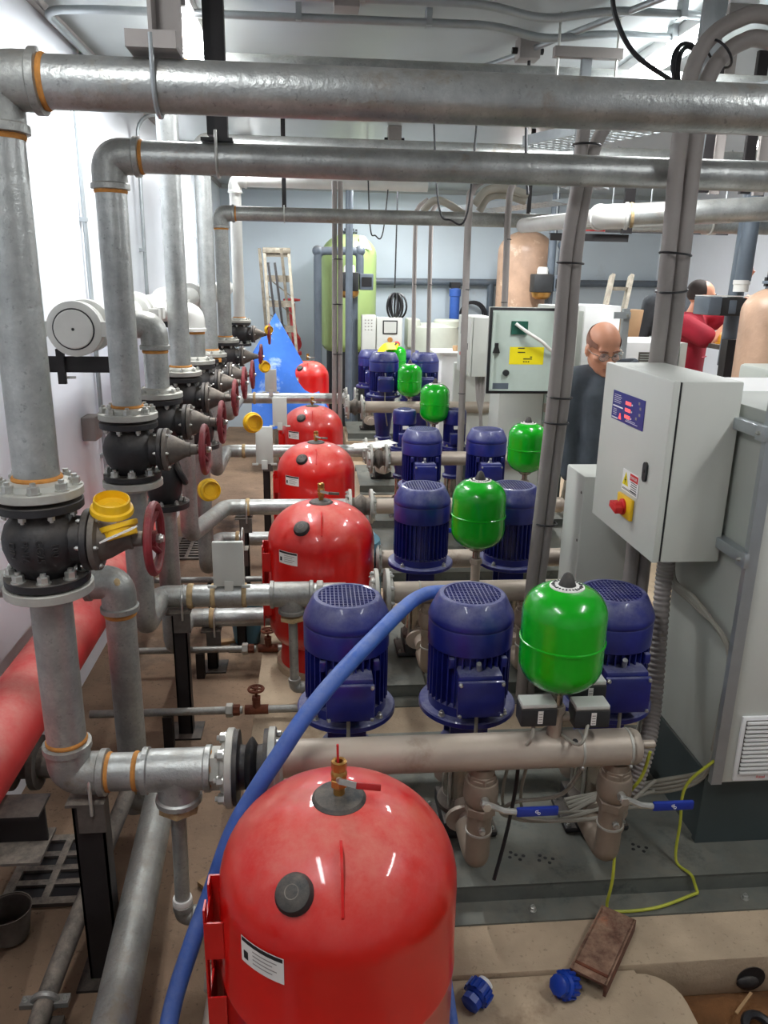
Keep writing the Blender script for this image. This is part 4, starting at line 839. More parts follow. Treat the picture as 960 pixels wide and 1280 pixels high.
for k in range(4): cable([(1.19+0.012*k,2.42,1.14),(1.20+0.008*k,2.40,0.99),(1.212,2.23,0.965+0.008*k),(1.222,2.06+0.006*k,0.945),(1.232,2.012,0.88),(1.232,2.012,0.7),(1.24,2.012+0.008*k,0.55)], 0.007, 'cable_grey', ('first','second','third','fourth')[k]+' of the beige cables bundled from the cabinet box to the strut', group='cables bundled along the strut', n=8)
cable([(1.14,2.33,0.78),(1.12,2.3,0.5),(1.06,2.22,0.33)], 0.008, 'cable_grey', 'pale cable rising behind the corrugated hose'); 
mb = MB(); pts = spline([(1.15,2.32,1.14),(1.145,2.31,1.0),(1.135,2.27,0.8),(1.115,2.21,0.62),(1.07,2.13,0.5),(1.02,2.09,0.36)], 44); mb.tube(pts, [0.0268+0.0015*(1 if (i//2) % 2 else -1) for i in range(len(pts))], 14); mb.build('corrugated_hose', 'conduit_grey', label='grey corrugated hose hanging from the control box', cat='hose')
# arched blue hose
mb = MB(); mb.tube(spline([(0.62,2.50,0.86),(0.50,2.43,0.93),(0.40,2.39,0.955),(0.335,2.32,0.968),(0.28,2.22,0.980),(0.201,2.07,0.982),(0.077,1.90,0.94),(-0.021,1.80,0.871),(-0.094,1.745,0.785),(-0.161,1.715,0.69),(-0.217,1.69,0.592),(-0.275,1.66,0.433),(-0.316,1.60,0.343),(-0.361,1.50,0.218),(-0.38,1.3,0.06)], 10), 0.0225, 18); mb.build('blue_hose', 'hose_blue', label='dusty blue hose arching over the front left motor and down past the red tank', cat='hose')
t = thing('blue_pipe', 'length of blue plastic pipe standing beside the red tank foot', 'pipe', (0.33,1.45,0.2)); MB().tube([(0.318,1.62,0.30),(0.335,1.45,0.14),(0.34,1.3,0.13)], 0.016, 14).build('pipe', 'hose_blue', t)
def bluefit(c, d, label):
    t = thing('blue_fitting', label, 'fitting', c, 'blue compression fittings'); c, d = V(c), V(d).normalized()
    mb = MB(); mb.lathe(c, d, [(0.03,-0.028),(0.033,-0.022),(0.033,0.005),(0.026,0.012)], 20); x, y, z = frame(d)
    for k in range(12): a = 2*PI*k/12; q = x*math.cos(a)+y*math.sin(a); mb.obox(c+q*0.033-d*0.009, q, q.cross(d), d, 0.004, 0.004, 0.015)
    mb.build('nut', 'blue_cap', t); MB().lathe(c+d*0.012, d, [(0.024,0),(0.027,0.004),(0.027,0.022),(0.02,0.026)], 8).build('body', 'blue_cap', t)
    return t, c, d
bluefit((0.655,1.585,0.152), (-0.5,-0.3,0.35), 'blue compression cap lying on the concrete by the rusty plate')
t, c, d = bluefit((0.415,1.575,0.15), (-0.5,-0.5,-0.1), 'blue coupling with white insert beside the red tank'); MB().lathe(c-d*0.028, -d, [(0.022,0),(0.022,0.014),(0.016,0.016)], 20).build('insert', 'white', t)
# rusty plate: folded channel offcut propped on the ledge
t = thing('rusty_plate', 'rust-brown folded steel channel offcut lying on the concrete ledge', 'plate', (0.78,1.68,0.13))
ax = V(-0.62,-0.78,-0.01).normalized(); ay = V(0.78,-0.62,0.0).normalized(); az = ax.cross(ay); az = az if az.z > 0 else -az; c = V(0.80,1.69,0.172)
MB().obox(c, ax, ay, az, 0.132, 0.047, 0.004).build('web', 'rust_plate', t)
for s in (-1, 1): MB().obox(c+ay*s*0.047-az*0.016, ax, ay, az, 0.132, 0.004, 0.02).build('flange', 'rust_plate', t)
MB().obox(c+ax*0.105+az*0.005, ax, ay, az, 0.004, 0.045, 0.002).build('weld_line', 'rust', t)
t = thing('drain_hole', 'dark debris-filled hole in the plinth face above the dirt', 'hole', (1.23,1.65,0.05))
MB().lathe((1.23,1.66,0.055), (0,-1,0), [(0.04,0),(0.042,0.008),(0.036,0.008)], 20).build('sleeve', 'cast_black', t); MB().ball((1.22,1.65,0.045), (0.034,0.012,0.022), 12, 8).build('debris', 'cast_black', t)
MB().torus((1.17,1.5,0.05), (0.2,-0.3,1), 0.04, 0.012, 24, 8).build('hose_end', 'cable_black', label='curl of black hose lying in the dirt', cat='hose')
MB().bar((1.13,1.55,0.055), (1.2,1.6,0.065), 0.008, 0.004).build('wood_splinter', 'wood', label='pale splinter of wood on the brown dirt', cat='splinter')
# ------------------------------------------------------------------ control box 1 (door faces -x)
X0, X1, Y0, Y1, Z0, Z1 = 1.02, 1.232, 2.15, 2.685, 1.137, 1.687
t = thing('control_box', 'light grey control box with blue display and yellow isolator switch, nearest one', 'cabinet', (1.12,2.4,Z0), 'grey pump control boxes')
MB().box(X0+0.028,X1,Y0,Y1,Z0,Z1).build('housing', 'grey_cab', t, bevel=0.006)
MB().box(X0+0.022,X0+0.029,Y0+0.004,Y1-0.004,Z0+0.004,Z1-0.004).build('door_gasket', 'black', t)
d = MB().box(X0,X0+0.023,Y0-0.001,Y1+0.001,Z0-0.001,Z1+0.001).build('door', 'grey_cab', t, bevel=0.006)
XD = X0-0.001
def dplate(y0, y1, z0, z1, m_, nm, par, th=0.0015, lay=0): return MB().box(XD-th-lay*0.0006,XD+0.0005-lay*0.0006,y0,y1,z0,z1).build(nm, m_, par)
dp = dplate(2.32,2.583,1.510,1.605,'print_blue','display_panel',t)
# the door is read from -x: y runs right to left
for k in range(3):
    z = 1.583-k*0.022
    dplate(2.425,2.47,z-0.011,z,'led_red','digit_row',dp,lay=1); dplate(2.412,2.42,z-0.009,z-0.004,'white','unit_mark',dp,lay=1)
for k in range(5): dplate(2.515-0.008*(k%2),2.57,1.592-k*0.0062,1.5935-k*0.0062,'white','panel_print',dp,lay=1)
dplate(2.49,2.575,1.553,1.557,'white','panel_rule',dp,lay=1)
for k in range(4): dplate(2.54,2.57,1.544-k*0.006,1.5455-k*0.006,'white','panel_print',dp,lay=1)
dplate(2.525,2.578,1.514,1.518,'white','panel_rule',dp,lay=1); dplate(2.36,2.46,1.519,1.5205,'white','panel_print',dp,lay=1); dplate(2.38,2.45,1.524,1.5255,'white','panel_print',dp,lay=1)
for y, z in ((2.362,1.59),(2.35,1.575),(2.352,1.555),(2.375,1.54)): dplate(y-0.006,y+0.006,z-0.004,z+0.004,'cable_grey','key_mark',dp,lay=1)
MB().prism([(-0.012,0),(0.012,0),(0.002,0.02),(-0.002,0.02)], (XD-0.0022,2.507,1.517), (0,-1,0), (0,0,1), 0.0006).build('red_triangle', 'led_red', dp)
lk = MB(); lk.prism([(0.014*math.cos(a),0.017*(1 if math.sin(a) > 0 else -1)*(abs(math.sin(a))>0.01)*1.0+0.014*math.sin(a)) for a in [2*PI*i/24 for i in range(24)]], (XD-0.003,2.262,1.395), (0,-1,0), (0,0,1), 0.007); lk.build('door_lock', 'rubber', t); MB().cyl((XD-0.008,2.262,1.398), (XD-0.006,2.262,1.398), 0.006, n=12).build('lock_insert', 'black', t)
sg = dplate(2.302,2.432,1.297,1.367,'white','warning_sign',t)
MB().prism([(-0.024,-0.020),(0.024,-0.020),(0,0.024)], (XD-0.0022,2.403,1.337), (0,-1,0), (0,0,1), 0.0006).build('warning_triangle', 'yellow_label', sg)
MB().prism([(0.003,0.014),(-0.006,-0.003),(0,-0.003),(-0.003,-0.015),(0.006,0.002),(0.0005,0.002)], (XD-0.0028,2.403,1.335), (0,-1,0), (0,0,1), 0.0006).build('lightning_mark', 'print_black', sg)
dplate(2.307,2.37,1.342,1.364,'print_red','sign_heading',sg,lay=1); text_mb('DANGER', 0.0125, (XD-0.003,2.3385,1.353), (0,-1,0), (0,0,1), 0.0002).build('sign_lettering', 'white', sg)
for k in range(5): dplate(2.312,2.362-0.006*(k%2),1.336-k*0.007,1.3385-k*0.007,'print_black','sign_print',sg,lay=1)
for k in range(2): dplate(2.31,2.425,1.303-k*0.0035+0.003,1.3045-k*0.0035+0.003,'print_black','sign_print',sg,lay=1)
iso = MB().box(XD-0.012,XD,2.318,2.435,1.216,1.287).build('isolator_plate', 'yellow', t, bevel=0.004)
MB().lathe((XD-0.012,2.377,1.25), (-1,0,0), [(0.027,0),(0.027,0.006),(0.018,0.008),(0.016,0.03)], 24).build('isolator_collar', 'print_red', iso); MB().obox((XD-0.035,2.377,1.25), (1,0,0), (0,1,0.2), (0,-0.2,1), 0.014, 0.03, 0.011).build('isolator_knob', 'print_red', iso, bevel=0.003)

# ------------------------------------------------------------------ big floor cabinet with strut frame
t = thing('drive_cabinet', 'tall light grey drive cabinet at the right edge with a louvred vent', 'cabinet', (1.5,2.1,0.44))
MB().box(1.25,1.85,2.03,2.46,0.445,1.62).build('housing', 'grey_cab_dark', t, bevel=0.008); MB().box(1.262,1.85,2.006,2.028,0.45,1.615).build('front_door', 'grey_cab', t, bevel=0.006)
v = MB().box(1.297,1.52,1.994,2.006,0.462,0.69).build('vent_frame', 'white', t, bevel=0.005); me = MB().obox((0,0,0), (1,0,0), (0,1,0), (0,0,1), 0.098, 0.004, 0.0038).mesh('louvre'); me.materials.append(MATS['white'])
MB().box(1.309,1.508,1.9925,1.994,0.49,0.678).build('vent_dark', 'cast_dusty', v)
for k in range(13): inst(me, 'louvre', t, (1.4085,1.990,0.497+k*0.0145))
text_mb('Rittal', 0.014, (1.385,1.9935,0.476), (1,0,0), (0,0,1), 0.0003).build('vent_lettering', 'print_red', v)
f = thing('cabinet_frame', 'dark green-grey base frame under the drive cabinet', 'frame', (1.5,2.05,0.194))
MB().box(1.235,1.85,2.045,2.07,0.194,0.445).build('front_panel', 'frame_green', f); MB().box(1.245,1.275,2.07,2.46,0.194,0.445).build('side_panel', 'frame_green', f)
s = thing('strut_upright', 'galvanised strut channel upright along the corner of the drive cabinet', 'strut', (1.24,2.0,0.45))
mb = MB(); mb.box(1.222,1.256,1.985,1.989,0.46,1.66); mb.box(1.222,1.226,1.989,2.006,0.46,1.66); mb.box(1.252,1.256,1.989,2.006,0.46,1.66); mb.build('upright', 'conduit_metal', s)
for z in (1.185, 1.55):
    MB().box(1.215,1.248,1.99,2.45,z,z+0.034).build('cross_channel', 'conduit_metal', s, bevel=0.003); MB().box(1.208,1.224,1.975,2.02,z-0.004,z+0.038).build('corner_clip', 'conduit_metal', s, bevel=0.002)
    inst(BOLT_S, 'bolt', s, (1.208,2.0,z+0.017), (-1,0,0))
t = thing('side_cabinet', 'low light grey cabinet standing in front of the bald man', 'cabinet', (1.25,3.0,0.5)); MB().box(1.06,1.27,2.9,3.12,0.60,1.22).build('housing', 'grey_cab', t, bevel=0.006)
for z in (1.15, 0.95): MB().cyl((1.058,2.92,z), (1.061,2.92,z), 0.006, n=8).build('rivet', 'cast_dusty', t)
MB().box(1.08,1.25,2.92,3.10,0.13,0.60).build('stand', 'frame_green', t)
t = thing('grey_box_top', 'pale flat cabinet top beside the strut at the right edge', 'cabinet', (1.6,2.6,1.5)); MB().box(1.31,1.85,2.5,3.0,1.0,1.585).build('housing', 'grey_cab', t, bevel=0.008); MB().box(1.31,1.85,2.5,3.0,1.588,1.60).build('lid', 'white', t)
for lx_, ly_ in ((1.32,2.52),(1.80,2.52),(1.32,2.94),(1.80,2.94)): MB().box(lx_,lx_+0.04,ly_,ly_+0.04,0.13,1.0).build('leg', 'frame_green', t)

# ------------------------------------------------------------------ open-door box of the third row
t = thing('control_box', 'control box with its door swung open toward us showing the inside', 'cabinet', (1.55,5.2,1.25), 'grey pump control boxes')
MB().box(1.63,1.765,5.22,5.75,1.25,1.80).build('housing', 'grey_cab', t, bevel=0.006)
DX0, DX1, DZ0, DZ1, DY = 1.158, 1.645, 1.225, 1.787, 5.2
MB().box(DX0,DX1,DY-0.006,DY+0.016,DZ0,DZ1).build('door', 'black', t, bevel=0.003); MB().box(DX0-0.004,DX1,DY+0.006,DY+0.02,DZ0-0.004,DZ1+0.004).build('door_skin', 'grey_cab', t)
inn = MB().box(DX0+0.018,DX1-0.02,DY-0.0075,DY-0.002,DZ0+0.018,DZ1-0.018).build('door_inside', 'cab_inner', t)
MB().box(DX0+0.022,DX0+0.038,DY-0.022,DY-0.007,DZ0+0.03,DZ1-0.03).build('stiffener', 'cab_inner', inn); MB().box(DX1-0.045,DX1-0.03,DY-0.022,DY-0.007,DZ0+0.03,DZ1-0.03).build('stiffener', 'cab_inner', inn)
MB().box(DX0+0.145,DX0+0.255,DY-0.020,DY-0.008,DZ1-0.17,DZ1-0.085).build('circuit_board', 'pcb', inn)
MB().box(DX0+0.145,DX0+0.378,DY-0.0085,DY-0.0078,DZ0+0.195,DZ0+0.31).build('yellow_label', 'yellow_label', inn)
for x0, x1, z in ((0.20,0.245,0.302),(0.20,0.25,0.275),(0.24,0.30,0.232),(0.285,0.30,0.245),(0.24,0.25,0.214),(0.256,0.266,0.214),(0.272,0.282,0.214)): MB().box(DX0+x0,DX0+x1,DY-0.0092,DY-0.0086,DZ0+z-0.004,DZ0+z+0.003).build('label_print', 'print_black', inn)
MB().cyl((DX0+0.125,DY-0.03,DZ0+0.14), (DX0+0.125,DY-0.006,DZ0+0.14), 0.021, n=20).build('switch_back', 'rubber', inn); MB().prism([(-0.025,-0.02),(0.025,-0.02),(0.012,0.02),(0.012,0.045),(-0.012,0.045),(-0.012,0.02)], (DX0+0.05,DY-0.02,DZ0+0.29), (1,0,0), (0,0,1), 0.02).build('latch', 'black', inn)
MB().box(DX0+0.04,DX0+0.15,DY-0.0085,DY-0.0078,DZ0+0.03,DZ0+0.07).build('rating_plate', 'pvc_grey', inn)
MB().tube(spline([(DX0+0.17,DY-0.025,DZ1-0.10),(DX0+0.24,DY-0.05,DZ1-0.15),(DX0+0.34,DY-0.06,DZ1-0.21),(DX0+0.42,DY-0.04,DZ1-0.27),(DX0+0.47,DY-0.01,DZ1-0.26)]), 0.011, 8).build('ribbon_cable', 'paper', inn)
# ------------------------------------------------------------------ box with display farther back
t = thing('control_box', 'small grey control box with dark display and orange isolator, left of the open door', 'cabinet', (1.3,6.3,1.23), 'grey pump control boxes')
MB().box(1.235,1.41,6.1,6.62,1.228,1.682).build('housing', 'grey_cab', t, bevel=0.006); MB().box(1.212,1.231,6.1,6.62,1.228,1.682).build('door', 'grey_cab', t, bevel=0.005)
MB().box(1.209,1.212,6.22,6.50,1.535,1.625).build('display_panel', 'pvc_grey', t); MB().box(1.207,1.209,6.28,6.42,1.555,1.605).build('display_screen', 'black', t); MB().box(1.209,1.212,6.18,6.21,1.43,1.48).build('door_lock', 'black', t)
MB().box(1.204,1.212,6.20,6.32,1.35,1.44).build('isolator_plate', 'yellow', t); MB().obox((1.185,6.26,1.395), (1,0,0), (0,1,0), (0,0,1), 0.018, 0.02, 0.012).build('isolator_knob', 'print_red', t)
for k in range(3): cable([(1.30+0.03*k,6.2,1.23),(1.315+0.02*k,6.19,1.05),(1.345,6.18,0.9),(1.35+0.02*k,6.17,0.6)], 0.014, 'conduit_grey', ('left','middle','right')[k]+' grey cable below the small control box with the orange isolator', group='cables below the small control box')
t = thing('grey_cabinet', 'tall pale grey back panel below the small control box', 'panel', (1.4,6.6,0.2)); MB().box(1.20,1.9,6.66,6.72,0.5,1.28).build('panel', 'grey_cab', t, bevel=0.004); MB().box(1.20,1.9,6.66,6.72,0.2,0.498).build('base', 'frame_green', t)
t = thing('grey_cabinet', 'pale grey cabinet front under the open control box door', 'cabinet', (1.5,5.4,0.3)); MB().box(1.30,1.62,5.4,5.7,0.45,1.22).build('housing', 'grey_cab', t, bevel=0.005); MB().box(1.63,1.77,5.42,5.7,0.45,1.21).build('housing_side', 'cab_inner', t, bevel=0.005); MB().box(1.30,1.77,5.42,5.7,0.13,0.449).build('base', 'frame_green', t)
for z in (0.8,0.95,1.1): MB().obox((1.64,5.38,z), (1,0,0), (0,1,0), (0,0,1), 0.02, 0.02, 0.03).build('terminal', 'stainless', t, bevel=0.004)
t = thing('white_cabinet', 'pale cabinet with open dark side left of the louvred one', 'cabinet', (2.0,5.6,1.3)); MB().box(1.90,2.16,5.5,5.95,1.30,1.80).build('housing', 'white', t, bevel=0.006); MB().box(1.78,1.90,5.52,5.95,1.28,1.76).build('open_side', 'grey_cab_dark', t, bevel=0.004); MB().cyl((1.84,5.505,1.45), (1.84,5.505,1.56), 0.006, n=8).build('handle', 'black', t)
for lx_, ly_ in ((1.92,5.52),(2.1,5.52),(1.92,5.9),(2.1,5.9)): MB().box(lx_,lx_+0.04,ly_,ly_+0.04,0.13,1.30).build('leg', 'frame_green', t)
t = thing('louvred_cabinet', 'low white cabinet with a louvred front behind the nearest control box', 'cabinet', (2.2,5.0,1.2)); MB().box(2.0,2.36,4.95,5.5,1.05,1.59).build('housing', 'white', t, bevel=0.008); MB().box(2.365,2.41,4.95,5.5,1.05,1.59).build('side_strip', 'grey_cab', t)
me = MB().obox((0,0,0), (1,0,0), (0,1,0), (0,0,1), 0.085, 0.006, 0.003).mesh('louvre'); me.materials.append(MATS['grey_cab_dark'])
MB().box(2.09,2.28,4.9485,4.951,1.38,1.53).build('vent_dark', 'cast_dusty', t)
for k in range(9): inst(me, 'louvre', t, (2.185,4.944,1.39+k*0.0155))
for lx_, ly_ in ((2.02,5.0),(2.36,5.0),(2.02,5.42),(2.36,5.42)): MB().box(lx_,lx_+0.04,ly_,ly_+0.04,0.13,1.05).build('leg', 'frame_green', t)
t = thing('strut_post', 'galvanised strut post beside the louvred cabinet', 'strut', (2.05,4.9,0.2)); mb = MB(); mb.box(1.945,1.985,4.9,4.94,0.13,1.80); mb.build('post', 'conduit_metal', t); MB().box(1.88,1.985,4.885,4.90,1.74,1.78).build('arm', 'conduit_metal', t); inst(BOLT_M, 'bolt', t, (1.965,4.885,1.76), (0,-1,0))
t = thing('glass_panel', 'pale blue-green acrylic plate leaning by the conduit pair', 'panel', (2.3,4.9,1.5)); MB().box(2.23,2.33,4.90,4.912,1.40,1.64).build('plate', 'acrylic', t)

# ------------------------------------------------------------------ leaning conduit pairs, upright conduits
def conduits(paths, r, label, ties=(), m_='conduit_grey', group='grey flexible conduits'):
    t = thing('conduit_pair', label, 'conduit', V(paths[0][-1]), group)
    for p in paths: MB().tube(spline(p, 8), r, 16).build('conduit', m_, t)
    for c, ax in ties:
        MB().torus(c, ax, r*2.0, 0.004, 20, 6).build('cable_tie', 'cable_black', t)
    return t
A0 = [(1.75,2.70,2.70),(1.45,2.70,2.772),(1.34,2.70,2.755),(1.255,2.70,2.695),(1.215,2.70,2.61),(1.203,2.70,2.5),(1.20,2.70,2.345),(1.205,2.70,2.1),(1.212,2.71,1.75),(1.214,2.73,1.5),(1.215,2.73,0.75)]
A1 = [(1.75,2.71,2.63),(1.46,2.71,2.705),(1.37,2.71,2.695),(1.305,2.71,2.645),(1.272,2.71,2.575),(1.262,2.71,2.48),(1.26,2.71,2.345),(1.262,2.71,2.1),(1.268,2.72,1.75),(1.269,2.74,1.5),(1.27,2.74,0.75)]
conduits([A0, A1], 0.026, 'thick grey conduit pair dropping behind the nearest control box from the ceiling arc', [((1.233,2.705,2.05),(0.1,0,1)),((1.237,2.71,1.93),(0.1,0.1,-1)),((1.30,2.705,2.66),(1,0,1))])
B0 = [(1.02,2.95,2.62),(0.97,2.95,2.56),(0.955,2.95,2.45),(0.955,2.96,2.3),(0.935,2.97,2.05),(0.935,2.98,1.6),(0.92,2.99,1.1),(0.905,3.0,0.6),(0.90,3.0,0.2)]
B1 = [(1.14,2.97,2.62),(1.07,2.97,2.53),(1.01,2.97,2.42),(0.995,2.98,2.3),(0.98,2.99,2.05),(0.985,3.0,1.6),(0.965,3.01,1.1),(0.945,3.02,0.6),(0.94,3.02,0.2)]
conduits([B0, B1], 0.024, 'tall leaning grey conduit pair left of the bald man', [((0.957,2.98,2.02),(0.03,0,1)),((0.96,2.99,1.52),(0.03,0,1)),((0.945,3.0,1.0),(0.03,0,1)),((0.975,2.96,2.42),(0.03,0,1)),((0.955,2.99,1.42),(0.03,0,1))])
conduits([[(0.175,6.6,2.68),(0.175,6.6,1.5),(0.172,6.6,0.2)],[(0.222,6.6,2.68),(0.222,6.6,1.5),(0.218,6.6,0.2)]], 0.02, 'straight conduit pair standing before the green softener vessel', [((0.2,6.6,z),(0,0,1)) for z in (2.45,2.1,1.75,1.35)])
for x, y, z0, z1, r, lb in ((0.945,7.5,0.194,2.65,0.02,'thin upright conduit behind the tall pumps'),(1.09,7.5,0.194,2.65,0.02,'thin upright conduit right of its twin behind the tall pumps'),(1.075,5.62,0.194,2.62,0.024,'upright conduit running in front of the small control box'),(1.44,6.0,1.2,2.7,0.024,'upright conduit above the open control box door')):
    t = thing('upright_conduit', lb, 'conduit', (x,y,z0), 'grey upright conduits'); MB().tube(spline([(x+0.10,y,z1),(x+0.01,y,z1-0.08),(x-0.01,y,z1-0.25),(x,y,(z0+z1)/2),(x+0.015,y,z0)]), r, 14).build('conduit', 'conduit_grey', t)
    for z in (z0+0.4*(z1-z0), z0+0.7*(z1-z0)): MB().torus((x,y,z), (0,0,1), r, 0.003, 16, 6).build('cable_tie', 'cable_black', t)
# ------------------------------------------------------------------ overhead on the right: pipes, trays, struts
t = thing('overhead_pipe', 'short bright galvanised pipe at upper right, closer than the slim dark line', 'pipe', (2.2,4.4,2.35)); pipe(t, (1.80,4.62,2.325), (4.5,3.95,2.47), 0.065, 'galv'); seal(t, (1.815,4.615,2.326), (1,-0.25,0.05), 0.065, 'hemp', 0.02); elbow(t, (1.70,4.645,2.32), (1,-0.24,0.02), (-0.3,1,0), 0.06, 'white_pipe', 0.10); pipe(t, (1.67,4.75,2.32), (1.52,5.9,2.34), 0.05, 'white_pipe')
t = thing('overhead_pipe', 'dull galvanised pipe below the bright pipe at upper right', 'pipe', (2.5,4.9,2.25)); pipe(t, (2.0,5.2,2.33), (4.5,4.9,2.31), 0.055, 'galv_dull'); MB().torus((2.55,5.13,2.325), (1,-0.1,0), 0.058, 0.008).build('band', 'galv_flange', t)
t = thing('union_joint', 'dusty union joint at the end of the slim dark overhead line', 'fitting', (2.98,6.05,2.385)); MB().hex((3.0,6.05,2.385), (1,0,0), 0.075, 0.09).build('nut', 'stainless', t); MB().cyl((3.03,6.05,2.385), (3.2,6.05,2.385), 0.04, n=18).build('pipe', 'pvc_grey', t)
for x0, x1, y, z, m_, lb in ((2.05,2.75,7.0,2.30,'dark_steel','dark angle bar on the far wall right of the slim line'),(2.5,3.6,6.9,2.37,'dark_steel','long dark angle bar below the bright pipe'),(2.2,3.0,7.05,2.385,'red_paint','red painted bar above the dark angle bars')):
    mb = MB(); mb.box(x0,x1,y,y+0.006,z,z+0.06); mb.box(x0,x1,y,y+0.05,z+0.055,z+0.061); mb.build('angle_bar', m_, label=lb, cat='bar')
    for xx in (x0+0.05, x1-0.05): MB().cyl((xx,y+0.02,z+0.06), (xx,y+0.02,3.05), 0.006, n=8).build('hanger_rod', 'conduit_metal', label='%s rod of the %s' % ('left' if xx < (x0+x1)/2 else 'right', ' '.join(lb.split()[:6])), cat='rod')
def tray(a, b, w_, hgt, label, holes=True):
    a, b = V(a), V(b); d = (b-a).normalized(); s = d.cross(V(0,0,1)).normalized(); t = thing('cable_tray', label, 'tray', a, 'perforated cable trays'); L = (b-a).length
    for q in (-1, 1): MB().obox((a+b)/2+s*q*w_/2+V(0,0,hgt/2), d, s, (0,0,1), L/2, 0.0015, hgt/2).build('side_rail', 'conduit_metal', t)
    pitch = 0.06; n = int(L/pitch); mb = MB()
    nb = 6
    for i in range(nb+1): mb.obox((a+b)/2+s*(i/nb-0.5)*w_, d, s, (0,0,1), L/2, w_/nb*0.16, 0.0012)
    for i in range(n+1): mb.obox(a+d*i*pitch, d, s, (0,0,1), pitch*0.3, w_/2, 0.0011)
    mb.build('perforated_base', 'conduit_metal', t); return t
tray((1.28,4.62,2.66), (2.3,2.35,2.66), 0.3, 0.05, 'perforated cable tray slanting across the upper right'); tray((1.9,5.6,2.56), (1.1,4.75,2.58), 0.25, 0.04, 'second perforated cable tray beyond the slanting one'); tray((1.2,7.2,2.5), (1.95,6.4,2.55), 0.3, 0.05, 'cable tray above the wrapped vessel')
def strut(a, b, label, m_='conduit_metal', w_=0.04):
    t = thing('hanger_strut', label, 'strut', a, 'hanger struts from the ceiling'); a, b = V(a), V(b); mb = MB(); mb.bar(a, b, w_, 0.004, (0,-1,0)); mb.bar(a+V(-w_/2,0.012,0), b+V(-w_/2,0.012,0), 0.004, 0.024, (0,-1,0)); mb.bar(a+V(w_/2,0.012,0), b+V(w_/2,0.012,0), 0.004, 0.024, (0,-1,0)); mb.build('channel', m_, t); return t
st = strut((1.19,3.7,2.30), (1.19,3.7,2.88), 'slotted strut of the T-shaped hanger at upper right'); MB().box(1.04,1.34,3.68,3.72,2.88,2.92).build('cross_head', 'conduit_grey', st)
for x in (1.06,1.32): MB().cyl((x,3.7,2.80), (x,3.7,3.05), 0.006, n=8).build('threaded_rod', 'bolt', st)
for k in range(6): MB().box(1.18,1.20,3.695,3.6975,2.36+k*0.08,2.40+k*0.08).build('slot', 'black', st)
strut((1.37,3.0,2.40), (1.40,3.0,3.05), 'near pale strut beside the big conduit arc'); strut((1.43,3.05,2.40), (1.46,3.05,3.05), 'second strut beside the big conduit arc'); strut((1.98,4.1,2.40), (1.98,4.1,3.05), 'dark strut left of a pair at upper right', 'dark_steel', 0.05); strut((2.06,4.15,2.40), (2.06,4.15,3.05), 'grey strut next to the dark one at upper right', 'conduit_grey', 0.05); strut((2.20,4.1,2.40), (2.20,4.1,3.05), 'dark strut near the right edge', 'dark_steel', 0.05); strut((2.30,4.15,2.40), (2.30,4.15,3.05), 'grey strut at the right edge', 'conduit_grey', 0.05); strut((1.95,5.0,2.25), (1.95,5.0,2.6), 'short dark strut above the bright pipe', 'dark_steel', 0.06)
# ------------------------------------------------------------------ ceiling conduits, junction boxes, cables
def ceilcond(pts, r, label, clips=()):
    t = thing('ceiling_conduit', label, 'conduit', V(pts[0]), 'steel conduits under the ceiling'); MB().tube(bend(pts, 0.1, 6), r, 12).build('conduit', 'conduit_metal', t)
    for x, y in clips: MB().box(x-0.012,x+0.012,y-0.03,y+0.03,2.985,3.05).build('clip', 'conduit_metal', t)
ceilcond([(-1.11,5.2,3.0),(-1.11,3.82,3.0),(-0.9,3.78,3.0),(0.78,3.74,3.0),(1.02,3.80,2.97),(1.28,3.78,3.0),(1.75,3.80,3.0)], 0.017, 'nearer steel conduit run across the ceiling with a bend at left', ((-0.05,3.76),(0.5,3.75),(1.6,3.8)))
ceilcond([(-0.2,3.5,3.0),(0.68,3.48,3.0),(0.95,3.54,2.97),(1.2,3.48,3.0),(1.8,3.5,3.0)], 0.017, 'second steel conduit run nearer the top edge', ((0.2,3.49),(1.5,3.49)))
ceilcond([(1.0,4.15,3.0),(1.35,3.3,3.0),(1.6,2.7,3.0)], 0.014, 'thin conduit slanting out of the ceiling junction box'); ceilcond([(1.02,4.12,3.0),(0.62,4.95,3.0),(0.5,5.6,3.0)], 0.014, 'thin conduit running back from the ceiling junction box')
for c, lb, s in (((1.02,4.08,2.955),'grey junction box on the ceiling at upper right',0.05),((0.14,3.5,2.96),'junction box on the ceiling at the top edge',0.05),((-0.33,4.6,2.95),'small dark cable clamp box near the left lamp',0.045),((0.62,6.4,2.92),'dark ceiling box between the two nearest overhead lines',0.05)):
    t = thing('junction_box', lb, 'box', c, 'ceiling junction boxes'); x, y, z = c; MB().box(x-s,x+s,y-s,y+s,z,3.05).build('box_body', 'conduit_grey', t, bevel=0.004)
    for q in (-1,1): MB().cyl((x+q*s,y,z+0.04), (x+q*(s+0.025),y,z+0.04), 0.014, n=10).build('gland', 'cable_black', t)
cable([(1.03,4.08,2.955),(1.03,4.07,2.75),(1.04,4.05,2.5),(1.05,4.02,2.36)], 0.008, 'cable_black', 'black cable dropping from the ceiling junction box')
cable([(1.13,3.3,3.03),(1.16,3.3,2.92),(1.25,3.3,2.80),(1.42,3.28,2.70)], 0.010, 'cable_black', 'thick black cable sagging toward the coil at upper right')
t = thing('cable_coil', 'coil of black cable hanging beside the big conduit arc', 'cable', (1.36,3.1,2.7))
for k in range(4): MB().torus((1.36+0.008*k,3.06+0.01*k,2.70-0.004*k), (0.5+0.1*k,-1,0.15), 0.085+0.006*(k % 2), 0.007, 36, 8).build('turn', 'cable_black', t)
